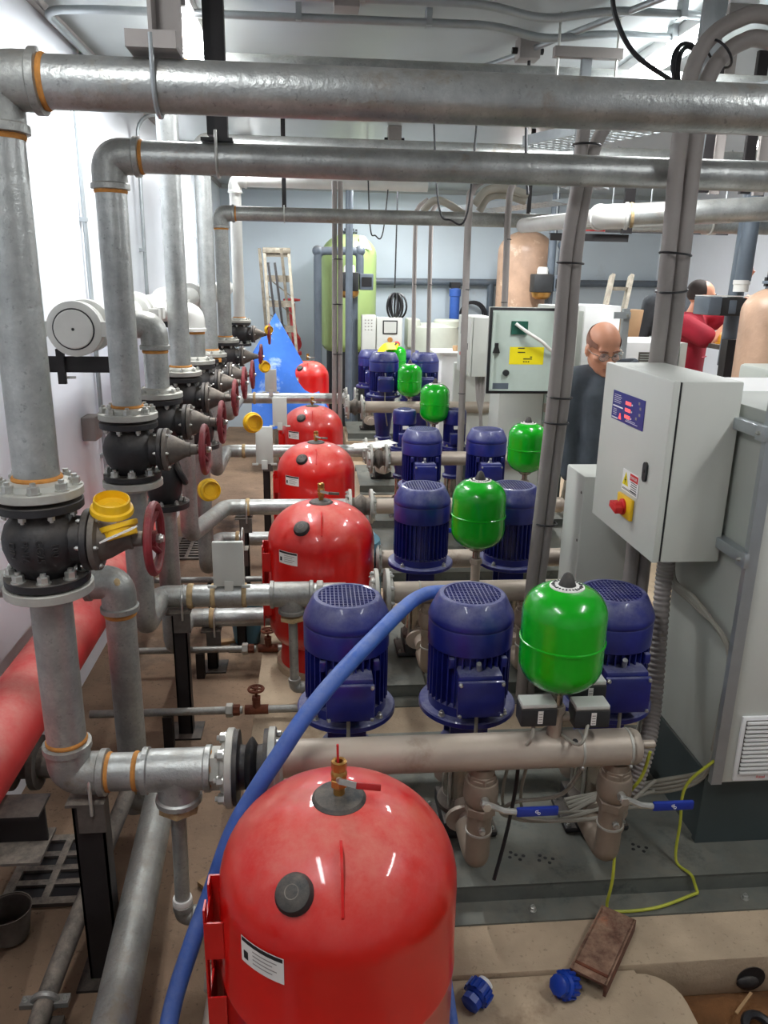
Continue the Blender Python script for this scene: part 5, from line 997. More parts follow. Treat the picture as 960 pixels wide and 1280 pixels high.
cable([(0.46,7.1,3.05),(0.5,7.2,2.4),(0.55,7.25,2.32),(0.62,7.25,2.36),(0.68,7.2,3.05)], 0.006, 'cable_black', 'thin black loop of cable under the second overhead line'); cable([(0.70,5.0,3.05),(0.75,4.95,2.4),(0.83,4.95,2.3),(0.93,4.95,2.35),(0.98,5.0,3.05)], 0.006, 'cable_black', 'drooping black cable loop near the middle conduits')
conduits([[(1.62,6.2,2.58),(1.45,6.2,2.62),(1.30,6.2,2.60),(1.22,6.22,2.50)],[(1.62,6.26,2.54),(1.46,6.26,2.58),(1.33,6.26,2.56),(1.27,6.28,2.46)]], 0.03, 'short beige conduit arc behind the ceiling junction box', m_='cable_grey')
conduits([[(0.92,6.9,2.5),(1.0,6.85,2.58),(1.1,6.8,2.56),(1.3,6.8,2.45)]], 0.03, 'pale curved conduit near the middle of the far ceiling', m_='cable_grey')
# lamps
for i, (lx, ly, ll, pw) in enumerate(LAMPS):
    t = thing('ceiling_batten', ('batten lamp above the left risers, glaring','batten lamp near the far end of the left wall','batten lamp glaring at upper right','batten lamp at the far right','batten lamp over the far right corner','added batten lamp brightening the far wall','batten lamp above the front of the left wall','batten lamp above the right foreground')[i], 'lamp', (lx,ly,2.92), 'fluorescent ceiling battens')
    mb = MB(); mb.box(lx-0.06,lx+0.06,ly-0.62,ly+0.62,3.0,3.05); mb.build('body', 'white', t, bevel=0.006); [MB().tube([(lx+q_,ly-0.6,2.975),(lx+q_,ly+0.6,2.975)], 0.013, 12).build('lamp_tube', 'lamp_glow', t) for q_ in (-0.035,0.035)]
    for s in (-1,1): MB().box(lx-0.06,lx+0.06,ly+s*0.61-0.012,ly+s*0.61+0.012,2.945,3.0).build('lamp_holder', 'conduit_grey', t)

# ------------------------------------------------------------------ far end: softener vessels, PVC, boxes, ladder, tarp
def vessel(x, y, R, zb, zt, m_, label, wrap=False):
    t = thing('softener_vessel', label, 'vessel', (x,y,0), 'tall softener vessels')
    n = 36; H_ = zt-zb; prof = [(R*math.sin(a), zb+0.25*R*2-0.5*R*math.cos(a)) for a in [PI/2*(0.3+0.7*i/8) for i in range(9)]] + [(R*math.cos(a), zt-R*0.75+R*0.75*math.sin(a)) for a in [PI/2*i/10 for i in range(10)]]
    MB().lathe((x,y,0), (0,0,1), prof, n).build('shell', m_, t, ang=60); MB().lathe((x,y,0), (0,0,1), [(R*0.82,0.0),(R*0.82,zb+0.12)], n).build('stand', 'rubber', t)
    MB().lathe((x,y,zt-0.02), (0,0,1), [(0.07,0),(0.07,0.03),(0.1,0.035),(0.1,0.05),(0.06,0.055),(0.06,0.08)], 20).build('neck', 'pvc_grey', t)
    for k in range(6): a = 2*PI*k/6; MB().box(x+0.085*math.cos(a)-0.012,x+0.085*math.cos(a)+0.012,y+0.085*math.sin(a)-0.012,y+0.085*math.sin(a)+0.012,zt,zt+0.05).build('neck_lug', 'black', t)
    return t
sv = vessel(0.44,9.95,0.335,1.02,2.47,'vessel_green','pale green softener vessel against the far wall')
MB().prism([(-0.05,-0.05),(0.09,-0.09),(0.03,0.08),(-0.04,0.09)], (0.60,9.70,2.36), (1,0.25,0), (-0.1,0.4,0.9), 0.003).build('sticker', 'paper', sv)
vessel(2.52,9.55,0.33,0.9,2.53,'vessel_tan','softener vessel still wrapped in tan plastic film'); vessel(2.62,4.35,0.19,0.5,1.95,'vessel_tan','tan wrapped vessel cut by the right edge of the view')
def pvc(paths, label, r=0.042):
    t = thing('pvc_pipework', label, 'pipe', V(paths[0][0]), 'grey PVC pipework')
    for p in paths:
        MB().tube(bend(p, 0.09, 6), r, 16).build('pipe', 'pvc_grey', t)
        for q in p[1:-1]: MB().ball(q, r*1.35, 14, 8).build('elbow', 'pvc_grey', t)
    return t
pvc([[(0.055,9.3,0.0),(0.055,9.3,2.245),(0.535,9.3,2.255),(0.535,9.3,1.98)]], 'grey PVC pipe looping over the front of the green vessel', 0.045)
pvc([[(0.395,8.9,2.9),(0.395,8.9,0.13)]], 'straight grey PVC pipe in front of the green vessel', 0.04); pvc([[(0.46,9.2,1.8),(0.47,9.2,0.13)]], 'dark pipe under the control head of the green vessel', 0.05)
pvc([[(0.55,10.5,1.92),(4.62,10.5,1.955)],[(0.72,10.5,1.92),(0.72,10.5,0.0)],[(2.33,10.5,1.94),(2.33,10.5,0.5)]], 'horizontal grey PVC header along the far wall', 0.045)
pvc([[(2.82,9.1,1.93),(2.82,9.1,2.36),(3.0,9.1,2.36),(3.0,9.1,2.9)],[(2.70,9.1,2.9),(2.70,9.1,1.4)]], 'grey PVC loop beside the tan wrapped vessel', 0.045)
def head(x, y, z, s, label):
    t = thing('softener_controller', label, 'controller', (x,y,z), 'softener control heads'); MB().box(x-0.11*s,x+0.06*s,y-0.09*s,y+0.09*s,z,z+0.16*s).build('housing', 'rubber', t, bevel=0.01*s); MB().box(x+0.07*s,x+0.19*s,y-0.07*s,y+0.09*s,z+0.01*s,z+0.15*s).build('motor_housing', 'pvc_grey', t, bevel=0.008*s)
    MB().box(x+0.085*s,x+0.175*s,y-0.076*s,y-0.071*s,z+0.04*s,z+0.12*s).build('display', 'black', t); MB().lathe((x-0.02*s,y,z), (0,0,-1), [(0.09*s,0),(0.08*s,0.04*s),(0.05*s,0.06*s)], 18).build('collar', 'brass', t); MB().lathe((x-0.02*s,y,z+0.16*s), (0,0,1), [(0.05*s,0),(0.05*s,0.04*s),(0.04*s,0.06*s)], 16).build('top_union', 'paper', t); return t
head(0.43,9.05,1.82,1.25, 'control head on the pipe before the green vessel'); head(2.605,9.0,1.84,1.25, 'control head on the pipe before the tan wrapped vessel')
hd = thing('softener_controller', 'large dark control head the worker in red is fitting', 'controller', (2.5,4.8,1.79), 'softener control heads'); MB().box(2.40,2.485,4.72,4.92,1.775,1.885).build('housing_front', 'pvc_grey', hd, bevel=0.008); MB().box(2.49,2.66,4.74,4.94,1.772,1.88).build('housing', 'rubber', hd, bevel=0.008); MB().box(2.54,2.585,4.732,4.74,1.785,1.865).build('window', 'pvc_grey', hd, bevel=0.003); MB().box(2.405,2.66,4.74,4.92,1.886,1.891).build('top_edge', 'paper', hd); MB().lathe((2.68,4.85,1.83), (1,0,0), [(0.045,0),(0.05,0.02),(0.04,0.05),(0.045,0.07)], 16).build('union', 'steel_shiny', hd); MB().lathe((2.66,4.85,1.915), (0,0,1), [(0.045,0),(0.045,0.04),(0.05,0.045),(0.05,0.07)], 16).build('top_union', 'paper', hd)
pvc([[(2.665,4.85,1.98),(2.67,4.85,2.6)],[(2.70,4.95,2.6),(2.68,4.95,1.45)],[(2.74,4.85,1.83),(2.87,4.85,1.83),(2.89,4.85,2.6)]], 'grey PVC pipes with elbow at the right edge above the dark control head', 0.048)
t = thing('steel_post', 'dark brown square post below the dark control head', 'post', (2.55,4.9,0.13)); MB().box(2.63,2.70,4.86,4.94,0.13,1.62).build('post', 'dark_steel', t); MB().box(2.59,2.74,4.82,4.98,0.13,0.14).build('foot_plate', 'dark_steel', t)
t = thing('hard_hat', 'orange hard hat resting behind the dark post', 'helmet', (2.84,5.32,1.563)); MB().lathe((2.87,5.30,1.563), (0,0,1), [(0.085,0),(0.085,0.005),(0.072,0.01),(0.07,0.04),(0.056,0.075),(0.03,0.095),(0.0001,0.1)], 24).build('shell', 'orange_hat', t, ang=60); MB().box(2.862,2.878,5.24,5.36,1.63,1.668).build('ridge', 'orange_hat', t, bevel=0.01)
t = thing('side_bench', 'dull steel bench with pipework behind the dark post', 'bench', (2.8,5.3,0.13)); MB().box(2.76,3.4,5.12,5.40,1.53,1.562).build('top', 'cast_dusty', t); MB().box(2.9,3.4,5.15,5.42,0.9,1.5).build('panel', 'beige_tank', t, bevel=0.01); MB().tube([(2.76,5.10,1.50),(3.3,5.10,1.50)], 0.02, 10).build('rail', 'cast_dusty', t); MB().box(2.9,3.4,5.2,5.4,0.13,0.899).build('base', 'frame_green', t)
mb = MB(); vs_ = []; fs = []; random.seed(3)
for i in range(12):
    for j in range(9):
        u = i/11; v_ = j/8; vs_.append((2.27+0.20*u+0.10*v_*(1-u)*0.6+0.012*random.random(), 3.72+0.14*math.sin(u*6+v_*2)*0.25, 1.02+0.68*v_*(0.55+0.45*u)))
for i in range(11):
    for j in range(8): fs.append((i*9+j, (i+1)*9+j, (i+1)*9+j+1, i*9+j+1))
nv = len(vs_); vs_ += [(x,y+0.03,z) for x,y,z in vs_]; fs += [tuple(reversed([k+nv for k in f])) for f in fs]; mb.add(vs_, fs)
mb.build('plastic_cover', 'plastic_wrap', label='crumpled grey plastic cover over equipment at the right edge', cat='cover', ang=70)
MB().box(2.3,2.6,3.80,4.1,0.13,1.55).build('covered_unit', 'grey_cab_dark', label='grey equipment block beneath the crumpled plastic cover', cat='cabinet', bevel=0.02)
t = thing('brine_tank', 'low beige plastic tank by the far wall behind the conduits', 'tank', (1.5,9.7,0)); MB().lathe((1.48,9.85,0), (0,0,1), [(0.31,0),(0.34,0.2),(0.34,1.28),(0.31,1.40),(0.2,1.44),(0.0001,1.45)], 32).build('shell', 'beige_tank', t, ang=50); MB().lathe((1.66,9.85,1.40), (0,0,1), [(0.17,0),(0.17,0.07),(0.15,0.09),(0.0001,0.09)], 24).build('lid', 'beige_tank', t); MB().box(1.14,1.3,9.65,10.0,1.15,1.5).build('filler_box', 'beige_tank', t, bevel=0.03)
t = thing('filter_housing', 'slim blue filter housing on the far wall pipe', 'filter', (1.83,10.4,1.2)); MB().lathe((1.83,10.35,1.2), (0,0,1), [(0.05,0),(0.065,0.03),(0.065,0.55),(0.075,0.56),(0.075,0.64),(0.05,0.66)], 20).build('bowl', 'hose_blue', t); MB().box(1.77,1.89,10.3,10.5,1.86,1.93).build('head', 'cable_black', t)
t = thing('control_cabinet', 'pale control panel with black-framed window below the black cable coil', 'cabinet', (0.78,9.0,0.9)); MB().box(0.545,0.70,8.95,9.15,0.85,1.565).build('left_unit', 'grey_cab', t, bevel=0.005); MB().box(0.71,1.0,8.97,9.15,0.85,1.54).build('housing', 'grey_cab', t, bevel=0.005); MB().box(0.78,0.945,8.962,8.97,1.36,1.51).build('window_frame', 'black', t); MB().box(0.793,0.932,8.958,8.963,1.373,1.497).build('window_face', 'grey_cab', t); MB().box(0.60,0.98,9.0,9.14,0.13,0.85).build('base', 'grey_cab_dark', t); MB().lathe((0.86,8.93,1.30), (0,-1,0), [(0.03,0),(0.03,0.02)], 16).build('switch_plate', 'hemp_orange', t); MB().lathe((0.94,8.95,1.25), (0,-1,0), [(0.034,0),(0.034,0.02),(0.02,0.03)], 16).build('isolator_knob', 'print_red', t)
for r_ in range(4):
    for c_ in range(3): MB().box(0.575+c_*0.035,0.59+c_*0.035,8.9475,8.949,1.40+r_*0.035,1.412+r_*0.035).build('panel_print', 'conduit_grey', t)
t = thing('cable_coil', 'bunch of black cable hanging from a cord by the far wall', 'cable', (0.93,9.2,1.5)); MB().cyl((0.92,9.1,1.86), (0.93,9.1,2.9), 0.008, n=8).build('cord', 'cable_black', t)
for k in range(5): MB().torus((0.915+0.012*k,9.1+0.01*k,1.66), (1,0.4*k-0.8,0), 0.14, 0.012, 24, 6).build('turn', 'cable_black', t)
t = thing('cable_coil', 'black cable coil hanging on the far wall right of the blue filter', 'cable', (2.15,10.4,1.5))
for k in range(3): MB().torus((2.08+0.01*k,10.45,1.52), (0.1*k,1,0), 0.15+0.012*k, 0.012, 28, 6).build('turn', 'cable_black', t)
t = thing('step_ladder', 'dusty aluminium step ladder leaning at the far left', 'ladder', (-0.5,8.6,0.0))
for x0, x1, y0, y1 in ((-0.52,-0.40,9.0,8.5),(-0.26,-0.10,9.0,8.5),(-0.56,-0.46,8.8,9.4),(-0.33,-0.16,8.8,9.4)): MB().bar((x0,y0,2.24), (x1,y1,0.0), 0.03, 0.06, (0,-1,0)).build('stile', 'aluminium', t)
for k in range(8): f_ = k/8; MB().bar((-0.52+0.12*f_,9.0-0.5*f_,2.2-2.1*f_), (-0.26+0.16*f_,9.0-0.5*f_,2.2-2.1*f_), 0.07, 0.02, (0,-1,0)).build('tread', 'aluminium', t)
MB().box(-0.54,-0.24,8.95,9.06,2.20,2.26).build('top_cap', 'aluminium', t, bevel=0.01)
for k in range(6): z_ = 1.95-0.2*k; MB().bar((-0.50+0.015*k,9.0,z_), (-0.24+0.018*k,9.05,z_-0.2), 0.012, 0.012).build('brace', 'aluminium', t)
for x_ in (-0.47,-0.40): MB().bar((x_,8.75,2.1), (x_+0.10,8.62,1.2), 0.025, 0.012, (0,-1,0)).build('strap', 'dark_steel', t)
t = thing('fire_hydrant', 'red flanged hydrant valve standing at the far left', 'hydrant', (-0.25,9.5,0.0)); MB().lathe((-0.25,9.6,0), (0,0,1), [(0.10,0),(0.10,0.03),(0.06,0.04),(0.06,1.05),(0.11,1.06),(0.11,1.10),(0.07,1.12),(0.10,1.2),(0.10,1.26),(0.06,1.32),(0.04,1.5),(0.04,1.66)], 24).build('body', 'hydrant_red', t); MB().lathe((-0.25,9.6,1.68), (0,0,1), [(0.03,0),(0.1,0.01),(0.1,0.03),(0.03,0.04)], 20).build('top_wheel', 'hydrant_red', t); MB().lathe((-0.25,9.5,1.2), (0.4,-1,0), [(0.06,0),(0.06,0.05),(0.09,0.05),(0.09,0.08)], 20).build('side_flange', 'hydrant_red', t)
mb = MB(); vs_ = []; fs = []; n = 14
for i in range(n+1):
    for j in range(n+1):
        u = i/n; v_ = j/n; x = -0.66+0.18*u+0.46*(1-v_)*u*1.45+0.03; z = 0.55+1.05*v_*(0.72+0.28*u) ; vs_.append((x+0.16*v_*u*0.4, 7.9+0.5*u*0.3+0.25*v_+0.03*math.sin(5*u+4*v_), z-0.12*(1-u)))
for i in range(n):
    for j in range(n): fs.append((i*(n+1)+j, (i+1)*(n+1)+j, (i+1)*(n+1)+j+1, i*(n+1)+j+1))
nv = len(vs_); vs_ += [(x,y+0.012,z) for x,y,z in vs_]; fs += [tuple(reversed([k+nv for k in f])) for f in fs]; mb.add(vs_, fs).build('blue_sheet', 'blue_sheet', label='blue plastic sheet leaning beside the far red tanks', cat='sheet', ang=60)
t = thing('white_stand', 'pale pedestal with paper and a tape roll near the far conduits', 'stand', (1.35,7.7,0.13)); MB().box(1.24,1.46,7.6,7.9,0.13,1.26).build('column', 'white', t, bevel=0.01); MB().box(1.16,1.50,7.52,7.95,1.28,1.29).build('paper_sheet', 'paper', t); MB().lathe((1.42,7.7,1.29), (0,0,1), [(0.06,0),(0.06,0.05),(0.045,0.05),(0.045,0)], 20).build('tape_roll', 'cardboard', t); MB().box(1.22,1.48,7.58,7.92,1.26,1.28).build('top', 'white', t)
t = thing('ladder', 'pale ladder leaning at right behind the louvred cabinet', 'ladder', (2.6,6.6,0.13))
for dx in (0, 0.17): MB().bar((2.60+dx,6.9,2.02), (2.22+dx,6.3,0.9), 0.03, 0.06, (0,-1,0)).build('stile', 'aluminium', t)
for k in range(5): f_ = (k+0.5)/5; MB().bar((2.60-0.38*f_,6.9-0.6*f_,2.02-1.12*f_), (2.77-0.38*f_,6.9-0.6*f_,2.02-1.12*f_), 0.03, 0.025, (0,-1,0)).build('rung', 'aluminium', t)
MB().bar((2.22,6.3,0.9), (2.0,5.96,0.14), 0.03, 0.05, (0,-1,0)).build('foot', 'aluminium', t)
t = thing('cardboard_box', 'brown cardboard piece behind the strut post', 'box', (2.55,6.5,1.5)); MB().obox((2.35,5.78,1.64), (1,0.2,0), (-0.2,1,0), (0.1,0,1), 0.06, 0.05, 0.13).build('sleeve', 'cardboard', t, bevel=0.006); MB().box(2.25,2.45,5.68,5.88,0.13,1.49).build('carton_stack', 'cardboard', t)
t = thing('paper_stack', 'loose white papers on the pipes behind the fourth red tank', 'paper', (0.45,5.55,0.78))
for k in range(5): MB().obox((0.36+0.03*k,5.52-0.05*(k % 2),0.80+0.004*k), (1,0.2*k-0.4,0.06), (-(0.2*k-0.4),1,0), (0,0,1), 0.10, 0.07, 0.0012).build('sheet', 'paper', t)
MB().lathe((0.20,3.98,0.13), (0,0,1), [(0.15,0),(0.16,0.05),(0.16,0.40),(0.15,0.48),(0.12,0.51),(0.0001,0.52)], 28).build('blue_drum', 'teal_drum', label='dusty blue-grey drum behind the second red tank', cat='drum')
t = thing('blue_bucket', 'pale blue bucket on the floor behind the black post', 'bucket', (-0.3,4.2,0)); MB().lathe((-0.38,4.02,0), (0,0,1), [(0.07,0),(0.095,0.24),(0.10,0.25),(0.085,0.24),(0.06,0.02),(0.0001,0.015)], 22).build('shell', 'teal_drum', t); MB().torus((-0.38,4.02,0.25), (0,0,1), 0.097, 0.006, 24, 6).build('rim', 'teal_drum', t)
# ------------------------------------------------------------------ people
def blob(mb, name, m_, parent, voxel=0.011, smooth=6):
    """fuse overlapping closed pieces into one continuous surface"""
    org = WLOC[parent.name]; me = bpy.data.meshes.new(name); me.from_pydata([tuple(p-org) for p in mb.v], [], mb.f)
    bm = bmesh.new(); bm.from_mesh(me); bmesh.ops.recalc_face_normals(bm, faces=bm.faces); bm.to_mesh(me); bm.free()
    o = bpy.data.objects.new(name, me); COL.objects.link(o)
    r = o.modifiers.new('r', 'REMESH'); r.mode = 'VOXEL'; r.voxel_size = voxel; s = o.modifiers.new('s', 'SMOOTH'); s.iterations = smooth; s.factor = 0.5
    bpy.context.view_layer.update(); m2 = bpy.data.meshes.new_from_object(o.evaluated_get(bpy.context.evaluated_depsgraph_get()))
    o.modifiers.clear(); o.data = m2; m2.name = name; m2.materials.clear(); m2.materials.append(MATS[m_])
    for p in m2.polygons: p.use_smooth = True
    o.parent = parent; WLOC[o.name] = org; return o
class Fr:
    """local frame of a person: f forward, r to the person's right-hand side in the frame, u up"""
    def __init__(s, o, f, u): s.o = V(o); s.f = V(f).normalized(); s.r = s.f.cross(V(u)).normalized(); s.u = s.r.cross(s.f)
    def p(s, r, f, u): return s.o+s.r*r+s.f*f+s.u*u
def ell(mb, F, c, rad, n=20): mb.ball(F.p(*c), rad, n, 12, (F.r, F.f, F.u))
def head_mb(F):
    """head about 0.235 m tall, origin at its centre"""
    mb = MB()
    ell(mb, F, (0,-0.012,0.035), (0.074,0.096,0.085)); ell(mb, F, (0,0.012,-0.03), (0.064,0.078,0.075)); ell(mb, F, (0,0.03,-0.075), (0.046,0.054,0.042)); ell(mb, F, (0,0.068,-0.098), (0.022,0.018,0.017))
    ell(mb, F, (0,0.07,0.022), (0.055,0.018,0.014))                                   # brow
    mb.chain([F.p(0,0.080,0.012), F.p(0,0.098,-0.022), F.p(0,0.104,-0.034)], [0.010,0.012,0.014], 10)
    for s in (-1, 1):
        ell(mb, F, (s*0.015,0.092,-0.037), (0.009,0.012,0.008)); ell(mb, F, (s*0.040,0.055,-0.022), (0.024,0.026,0.018))      # nostril, cheek
        ell(mb, F, (s*0.076,-0.008,-0.008), (0.009,0.019,0.030)); ell(mb, F, (s*0.074,-0.004,-0.032), (0.007,0.011,0.012))     # ear and lobe
    ell(mb, F, (0,0.083,-0.060), (0.024,0.011,0.006)); ell(mb, F, (0,0.081,-0.070), (0.021,0.011,0.007))                       # lips
    return mb
def face_parts(F, par, hairm, full, lips=True):
    for s in (-1, 1):
        MB().ball(F.p(s*0.030,0.074,0.002), 0.0125, 12, 8).build('eyelid', 'eyelid', par); MB().ball(F.p(s*0.030,0.083,-0.002), (0.009,0.005,0.0032), 10, 6, (F.r, F.f, F.u)).build('eye', 'eye', par)
        MB().tube([F.p(s*0.014,0.088,0.020), F.p(s*0.030,0.088,0.026), F.p(s*0.048,0.076,0.020)], 0.0042, 8).build('eyebrow', hairm, par)
    if lips: MB().ball(F.p(0,0.0865,-0.0655), (0.021,0.008,0.0035), 12, 6, (F.r, F.f, F.u)).build('mouth_line', 'lip', par)
    # hair shell: side and back band, plus crown when full
    mb = MB(); vs_ = []; fs = []; n, m_ = 28, 9; A_ = 78 if full else 46
    for j in range(m_+1):
        for i in range(n+1):
            az = math.radians(A_ + (360-2*A_)*i/n); front = min(i, n-i)/n
            lo = -0.15-0.47*min(1, max(0, (front-0.08)/0.1)); hi = (1.45 if full else 0.12+1.5*front**1.3)
            el = lo+(hi-lo)*j/m_; c = math.cos(el)
            vs_.append(F.p(0.0775*c*math.sin(az), -0.012+0.0995*c*math.cos(az), 0.035+0.0885*math.sin(el)))
    for j in range(m_):
        for i in range(n): fs.append((j*(n+1)+i, j*(n+1)+i+1, (j+1)*(n+1)+i+1, (j+1)*(n+1)+i))
    mb.add(vs_, fs)
    if full: mb.ball(F.p(0,-0.030,0.052), (0.073,0.082,0.074), 20, 12, (F.r, F.f, F.u))
    mb.build('hair', hairm, par, ang=80)
def glasses(F, par, m_):
    g = MB()
    for s in (-1, 1):
        pts = [F.p(s*0.031+0.024*math.cos(a)*1.0, 0.096-0.10*(0.031+0.024*math.cos(a)*s)**2*6, -0.002+0.0165*math.sin(a)) for a in [2*PI*i/16 for i in range(17)]]
        g.tube(pts, 0.0014, 6); g.tube([F.p(s*0.055,0.088,0.004), F.p(s*0.076,0.06,0.004), F.p(s*0.080,-0.005,0.002)], 0.0018, 6)
    g.tube([F.p(-0.008,0.100,0.002), F.p(0,0.103,0.004), F.p(0.008,0.100,0.002)], 0.0018, 6); o = g.build('glasses', m_, par)
    for s in (-1, 1): MB().lathe(F.p(s*0.031,0.0935,-0.002), F.f, [(0.022,0),(0.0001,0.001)], 16).build('lens', 'lens', o)
def hand(mb, w_, d, palm, spread, curl=0.35, s=1.0, flip=1):
    """palm and five unequal bent fingers; d fingers' direction, palm the direction the palm faces"""
    d, palm = V(d).normalized(), V(palm).normalized(); side = d.cross(palm).normalized()*flip; w_ = V(w_)
    for q in (-1.0, -0.35, 0.35, 1.0): mb.chain([w_+side*0.018*q*s, w_+d*0.085*s+side*0.031*q*s], [0.016*s, 0.0125*s], 10)
    for q, L in ((1.0,0.072),(0.35,0.082),(-0.35,0.077),(-1.0,0.058)):
        b = w_+d*0.085*s+side*0.031*q*s; pts = [b]; a = 0
        for k, f_ in enumerate((0.45,0.32,0.23)):
            a += curl*(0.6+0.5*k); dd = d*math.cos(a)+palm*math.sin(a); pts.append(pts[-1]+dd*L*f_*s+side*spread*q*0.006)
        mb.chain(pts, [0.0095*s,0.0088*s,0.008*s,0.007*s], 8)
    b = w_+side*0.022*s+d*0.025*s; t1 = b+(side*0.9+d*0.6+palm*0.3).normalized()*0.045*s; t2 = t1+(side*0.2+d*0.9+palm*0.5).normalized()*0.032*s
    mb.chain([b, t1, t2], [0.014*s,0.011*s,0.0085*s], 8)
def loft(mb, F, rings, n=24):
    """closed body section: rings of (r, f, u, half width, half depth)"""
    vs_ = []; fs = []
    for r, f_, u, a, b in rings:
        for i in range(n):
            t = 2*PI*i/n; c, s = math.cos(t), math.sin(t); vs_.append(F.p(r+a*math.copysign(abs(c)**0.85, c), f_+b*math.copysign(abs(s)**0.85, s), u))
    for j in range(len(rings)-1):
        for i in range(n): fs.append((j*n+i, j*n+(i+1) % n, (j+1)*n+(i+1) % n, (j+1)*n+i))
    fs.append(tuple(range(n-1,-1,-1))); fs.append(tuple(range((len(rings)-1)*n, len(rings)*n))); mb.add(vs_, fs)
def person(loc, face, hdir, hup, headc, sh, el, wr, label, top, bottom, hairm, full, glass, short=False, handd=None, lean=0.0, palmd=None, legs=True, hands=True, topname='sweatshirt'):
    """F: r axis to the person's right; joints are given as (r, f, u) from the feet"""
    t = thing('person', label, 'person', loc); F = Fr(loc, face, (0,0,1)); HF = Fr(F.p(*headc), hdir, hup)
    body = head_mb(HF); nb = F.p(headc[0]*0.4, lean*1.40, 1.40)
    body.chain([HF.p(0,-0.02,-0.06), nb, F.p(0,lean*1.32,1.30)], [0.056,0.058,0.07], 14)
    loft(body, F, [(0,lean*0.95,0.95,0.14,0.10),(0,lean*1.1,1.1,0.13,0.095),(0,lean*1.3,1.30,0.15,0.10),(0,lean*1.37,1.37,0.11,0.07)])
    for k, s in enumerate((1, -1)):
        S, E, W = (F.p(*sh[k]), F.p(*el[k]), F.p(*wr[k])); body.chain([S, E, W], [0.05,0.04,0.027], 14)
        if hands:
            hd_ = V(handd[k]) if handd else (W-E); hand(body, W+(W-E).normalized()*0.02, hd_, palmd[k] if palmd else F.r*(-s)+F.f*0.3, 0.3, 0.4, 1.0, s)
        hip, kn, an = F.p(s*0.09,0.0,0.90), F.p(s*0.10,0.03,0.50), F.p(s*0.11,-0.02,0.09); body.chain([hip, kn, an], [0.085,0.055,0.04], 12); body.chain([an, F.p(s*0.12,0.11,0.04)], [0.04,0.035], 10)
    blob(body, 'body', 'skin', t, 0.0075, 4)
    face_parts(HF, t, hairm, full)
    if glass: glasses(HF, t, glass)
    c = MB(); loft(c, F, [(0,lean*0.84,0.84,0.172,0.118),(0,lean*0.92,0.92,0.172,0.125),(0,lean*1.05,1.05,0.160,0.120),(0,lean*1.2,1.20,0.175,0.126),(0,lean*1.31,1.31,0.183,0.122),(0,lean*1.38,1.38,0.150,0.095),(0,lean*1.425,1.425,0.085,0.075),(0,lean*1.45,1.452,0.068,0.066)])
    for k in range(2):
        S, E, W = F.p(*sh[k]), F.p(*el[k]), F.p(*wr[k])
        if short: M_ = S+(E-S)*0.72; c.chain([F.p(sh[k][0]*0.5, sh[k][1], sh[k][2]+0.01), S, M_], [0.075,0.078,0.078], 16)
        else:
            c.chain([F.p(sh[k][0]*0.5, sh[k][1], sh[k][2]+0.01), S, S+(E-S)*0.5, E, E+(W-E)*0.55, W-(W-E).normalized()*0.01], [0.08,0.078,0.068,0.062,0.055,0.043], 16)
            for q in range(4): c.torus(E+(W-E)*(0.12+0.2*q), (W-E)+F.r*0.02*((-1)**q), 0.05-0.003*q, 0.009, 18, 8)
    sw = blob(c, topname, top, t, 0.011, 5)
    if not short: MB().tube([F.p(0.072*math.cos(a), lean*1.44+0.072*math.sin(a), 1.452+0.012*math.cos(a)**2) for a in [2*PI*i/20 for i in range(21)]], 0.014, 8).build('collar', top, sw)
    b = MB(); loft(b, F, [(0,0,0.80,0.165,0.115),(0,lean*0.5,0.90,0.168,0.118),(0,lean*0.9,0.97,0.160,0.112)])
    for s in (1, -1): b.chain([F.p(s*0.085,0.0,0.84), F.p(s*0.10,0.035,0.50), F.p(s*0.112,-0.015,0.10)], [0.098,0.078,0.066], 16)
    blob(b, 'trousers', bottom, t, 0.013, 5)
    for s in (1, -1): MB().ball(F.p(s*0.12,0.06,0.038), (0.048,0.135,0.042), 16, 8, (F.r, F.f, F.u)).build('shoe', 'shoe', t)
    return t, F, HF
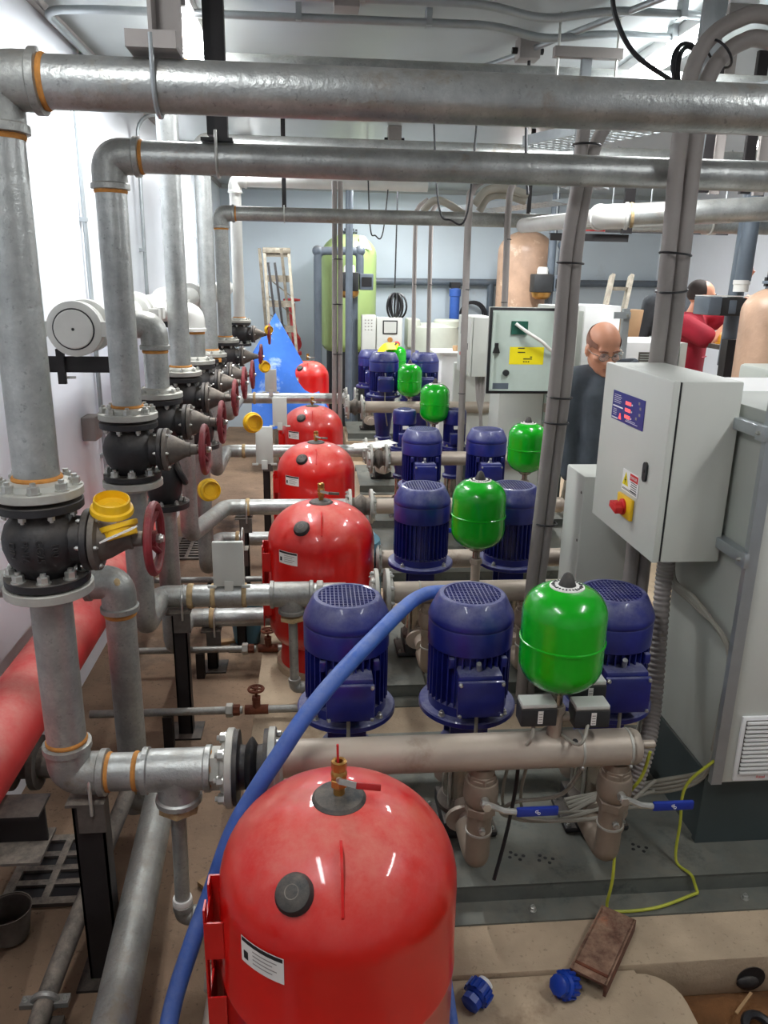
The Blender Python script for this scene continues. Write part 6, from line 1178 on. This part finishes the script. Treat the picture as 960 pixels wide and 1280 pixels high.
# bald man behind the nearest control box, facing us and looking down
person((1.47,3.75,0.13), (-0.05,-1,0), (0.06,-1,-0.36), (0,-0.36,1), (0.10,0.105,1.525),
       [(0.185,0.03,1.36),(-0.185,0.03,1.35)], [(0.225,0.0,1.10),(-0.25,0.02,1.09)], [(0.20,0.07,0.90),(-0.20,0.20,0.98)],
       'bald man in glasses and dark grey sweatshirt standing behind the control box, looking down', 'sweatshirt', 'trousers', 'stubble', False, 'steel_shiny', lean=0.045,
       handd=[(0,-0.2,-1),(0.3,-0.6,-0.5)])
# worker in red, facing right with both arms raised to the pipe
t2, F2, H2 = person((2.76,5.66,0.31), (0.8,-0.6,0), (1,-0.2,0.0), (0,0,1), (0.0,0.055,1.555),
       [(0.185,0.0,1.36),(-0.185,0.0,1.36)], [(0.20,0.20,1.26),(-0.20,0.22,1.42)], [(0.08,0.32,1.44),(-0.10,0.28,1.62)],
       'worker in red T-shirt and glasses with both arms raised to the pipe', 'red_cloth', 'trousers', 'hair', True, 'glass_frame', short=True, topname='t_shirt', handd=[(0.4,0.1,0.6),(0.35,0.0,0.8)])
MB().box(2.5,3.02,5.42,5.9,0.13,0.31).build('work_step', 'wood', label='low wooden step under the worker in red', cat='step')
text_mb('~ ~ ~', 0.06, F2.p(0.03,0.128,1.14), -F2.r, F2.u, 0.004).build('shirt_print', 'print_faded', t2)
t = thing('spanner', 'red-handled spanner held up by the worker in red', 'tool', (2.95,5.5,1.9)); MB().bar(F2.p(0.12,0.20,1.525), F2.p(0.05,0.36,1.545), 0.02, 0.02).build('grip', 'print_red', t); MB().bar(F2.p(0.05,0.36,1.545), F2.p(0.02,0.43,1.55), 0.03, 0.01).build('jaw', 'bolt', t)
# third worker, mostly hidden, bent toward the wall
person((2.92,6.22,0.46), (0.2,1,0), (0.2,1,-0.3), (0.1,0.2,1), (0.0,0.24,1.50),
       [(0.19,0.12,1.34),(-0.19,0.12,1.34)], [(0.25,0.10,1.08),(-0.24,0.16,1.08)], [(0.22,0.30,1.0),(-0.2,0.34,1.0)],
       'worker in dark grey jacket turned away, mostly hidden behind the conduit pair', 'jacket', 'trousers', 'hair', True, None, lean=0.10, topname='jacket')
MB().box(2.68,3.16,6.0,6.42,0.13,0.46).build('wooden_crate', 'wood', label='wooden crate under the worker in the dark grey jacket', cat='crate', bevel=0.006)
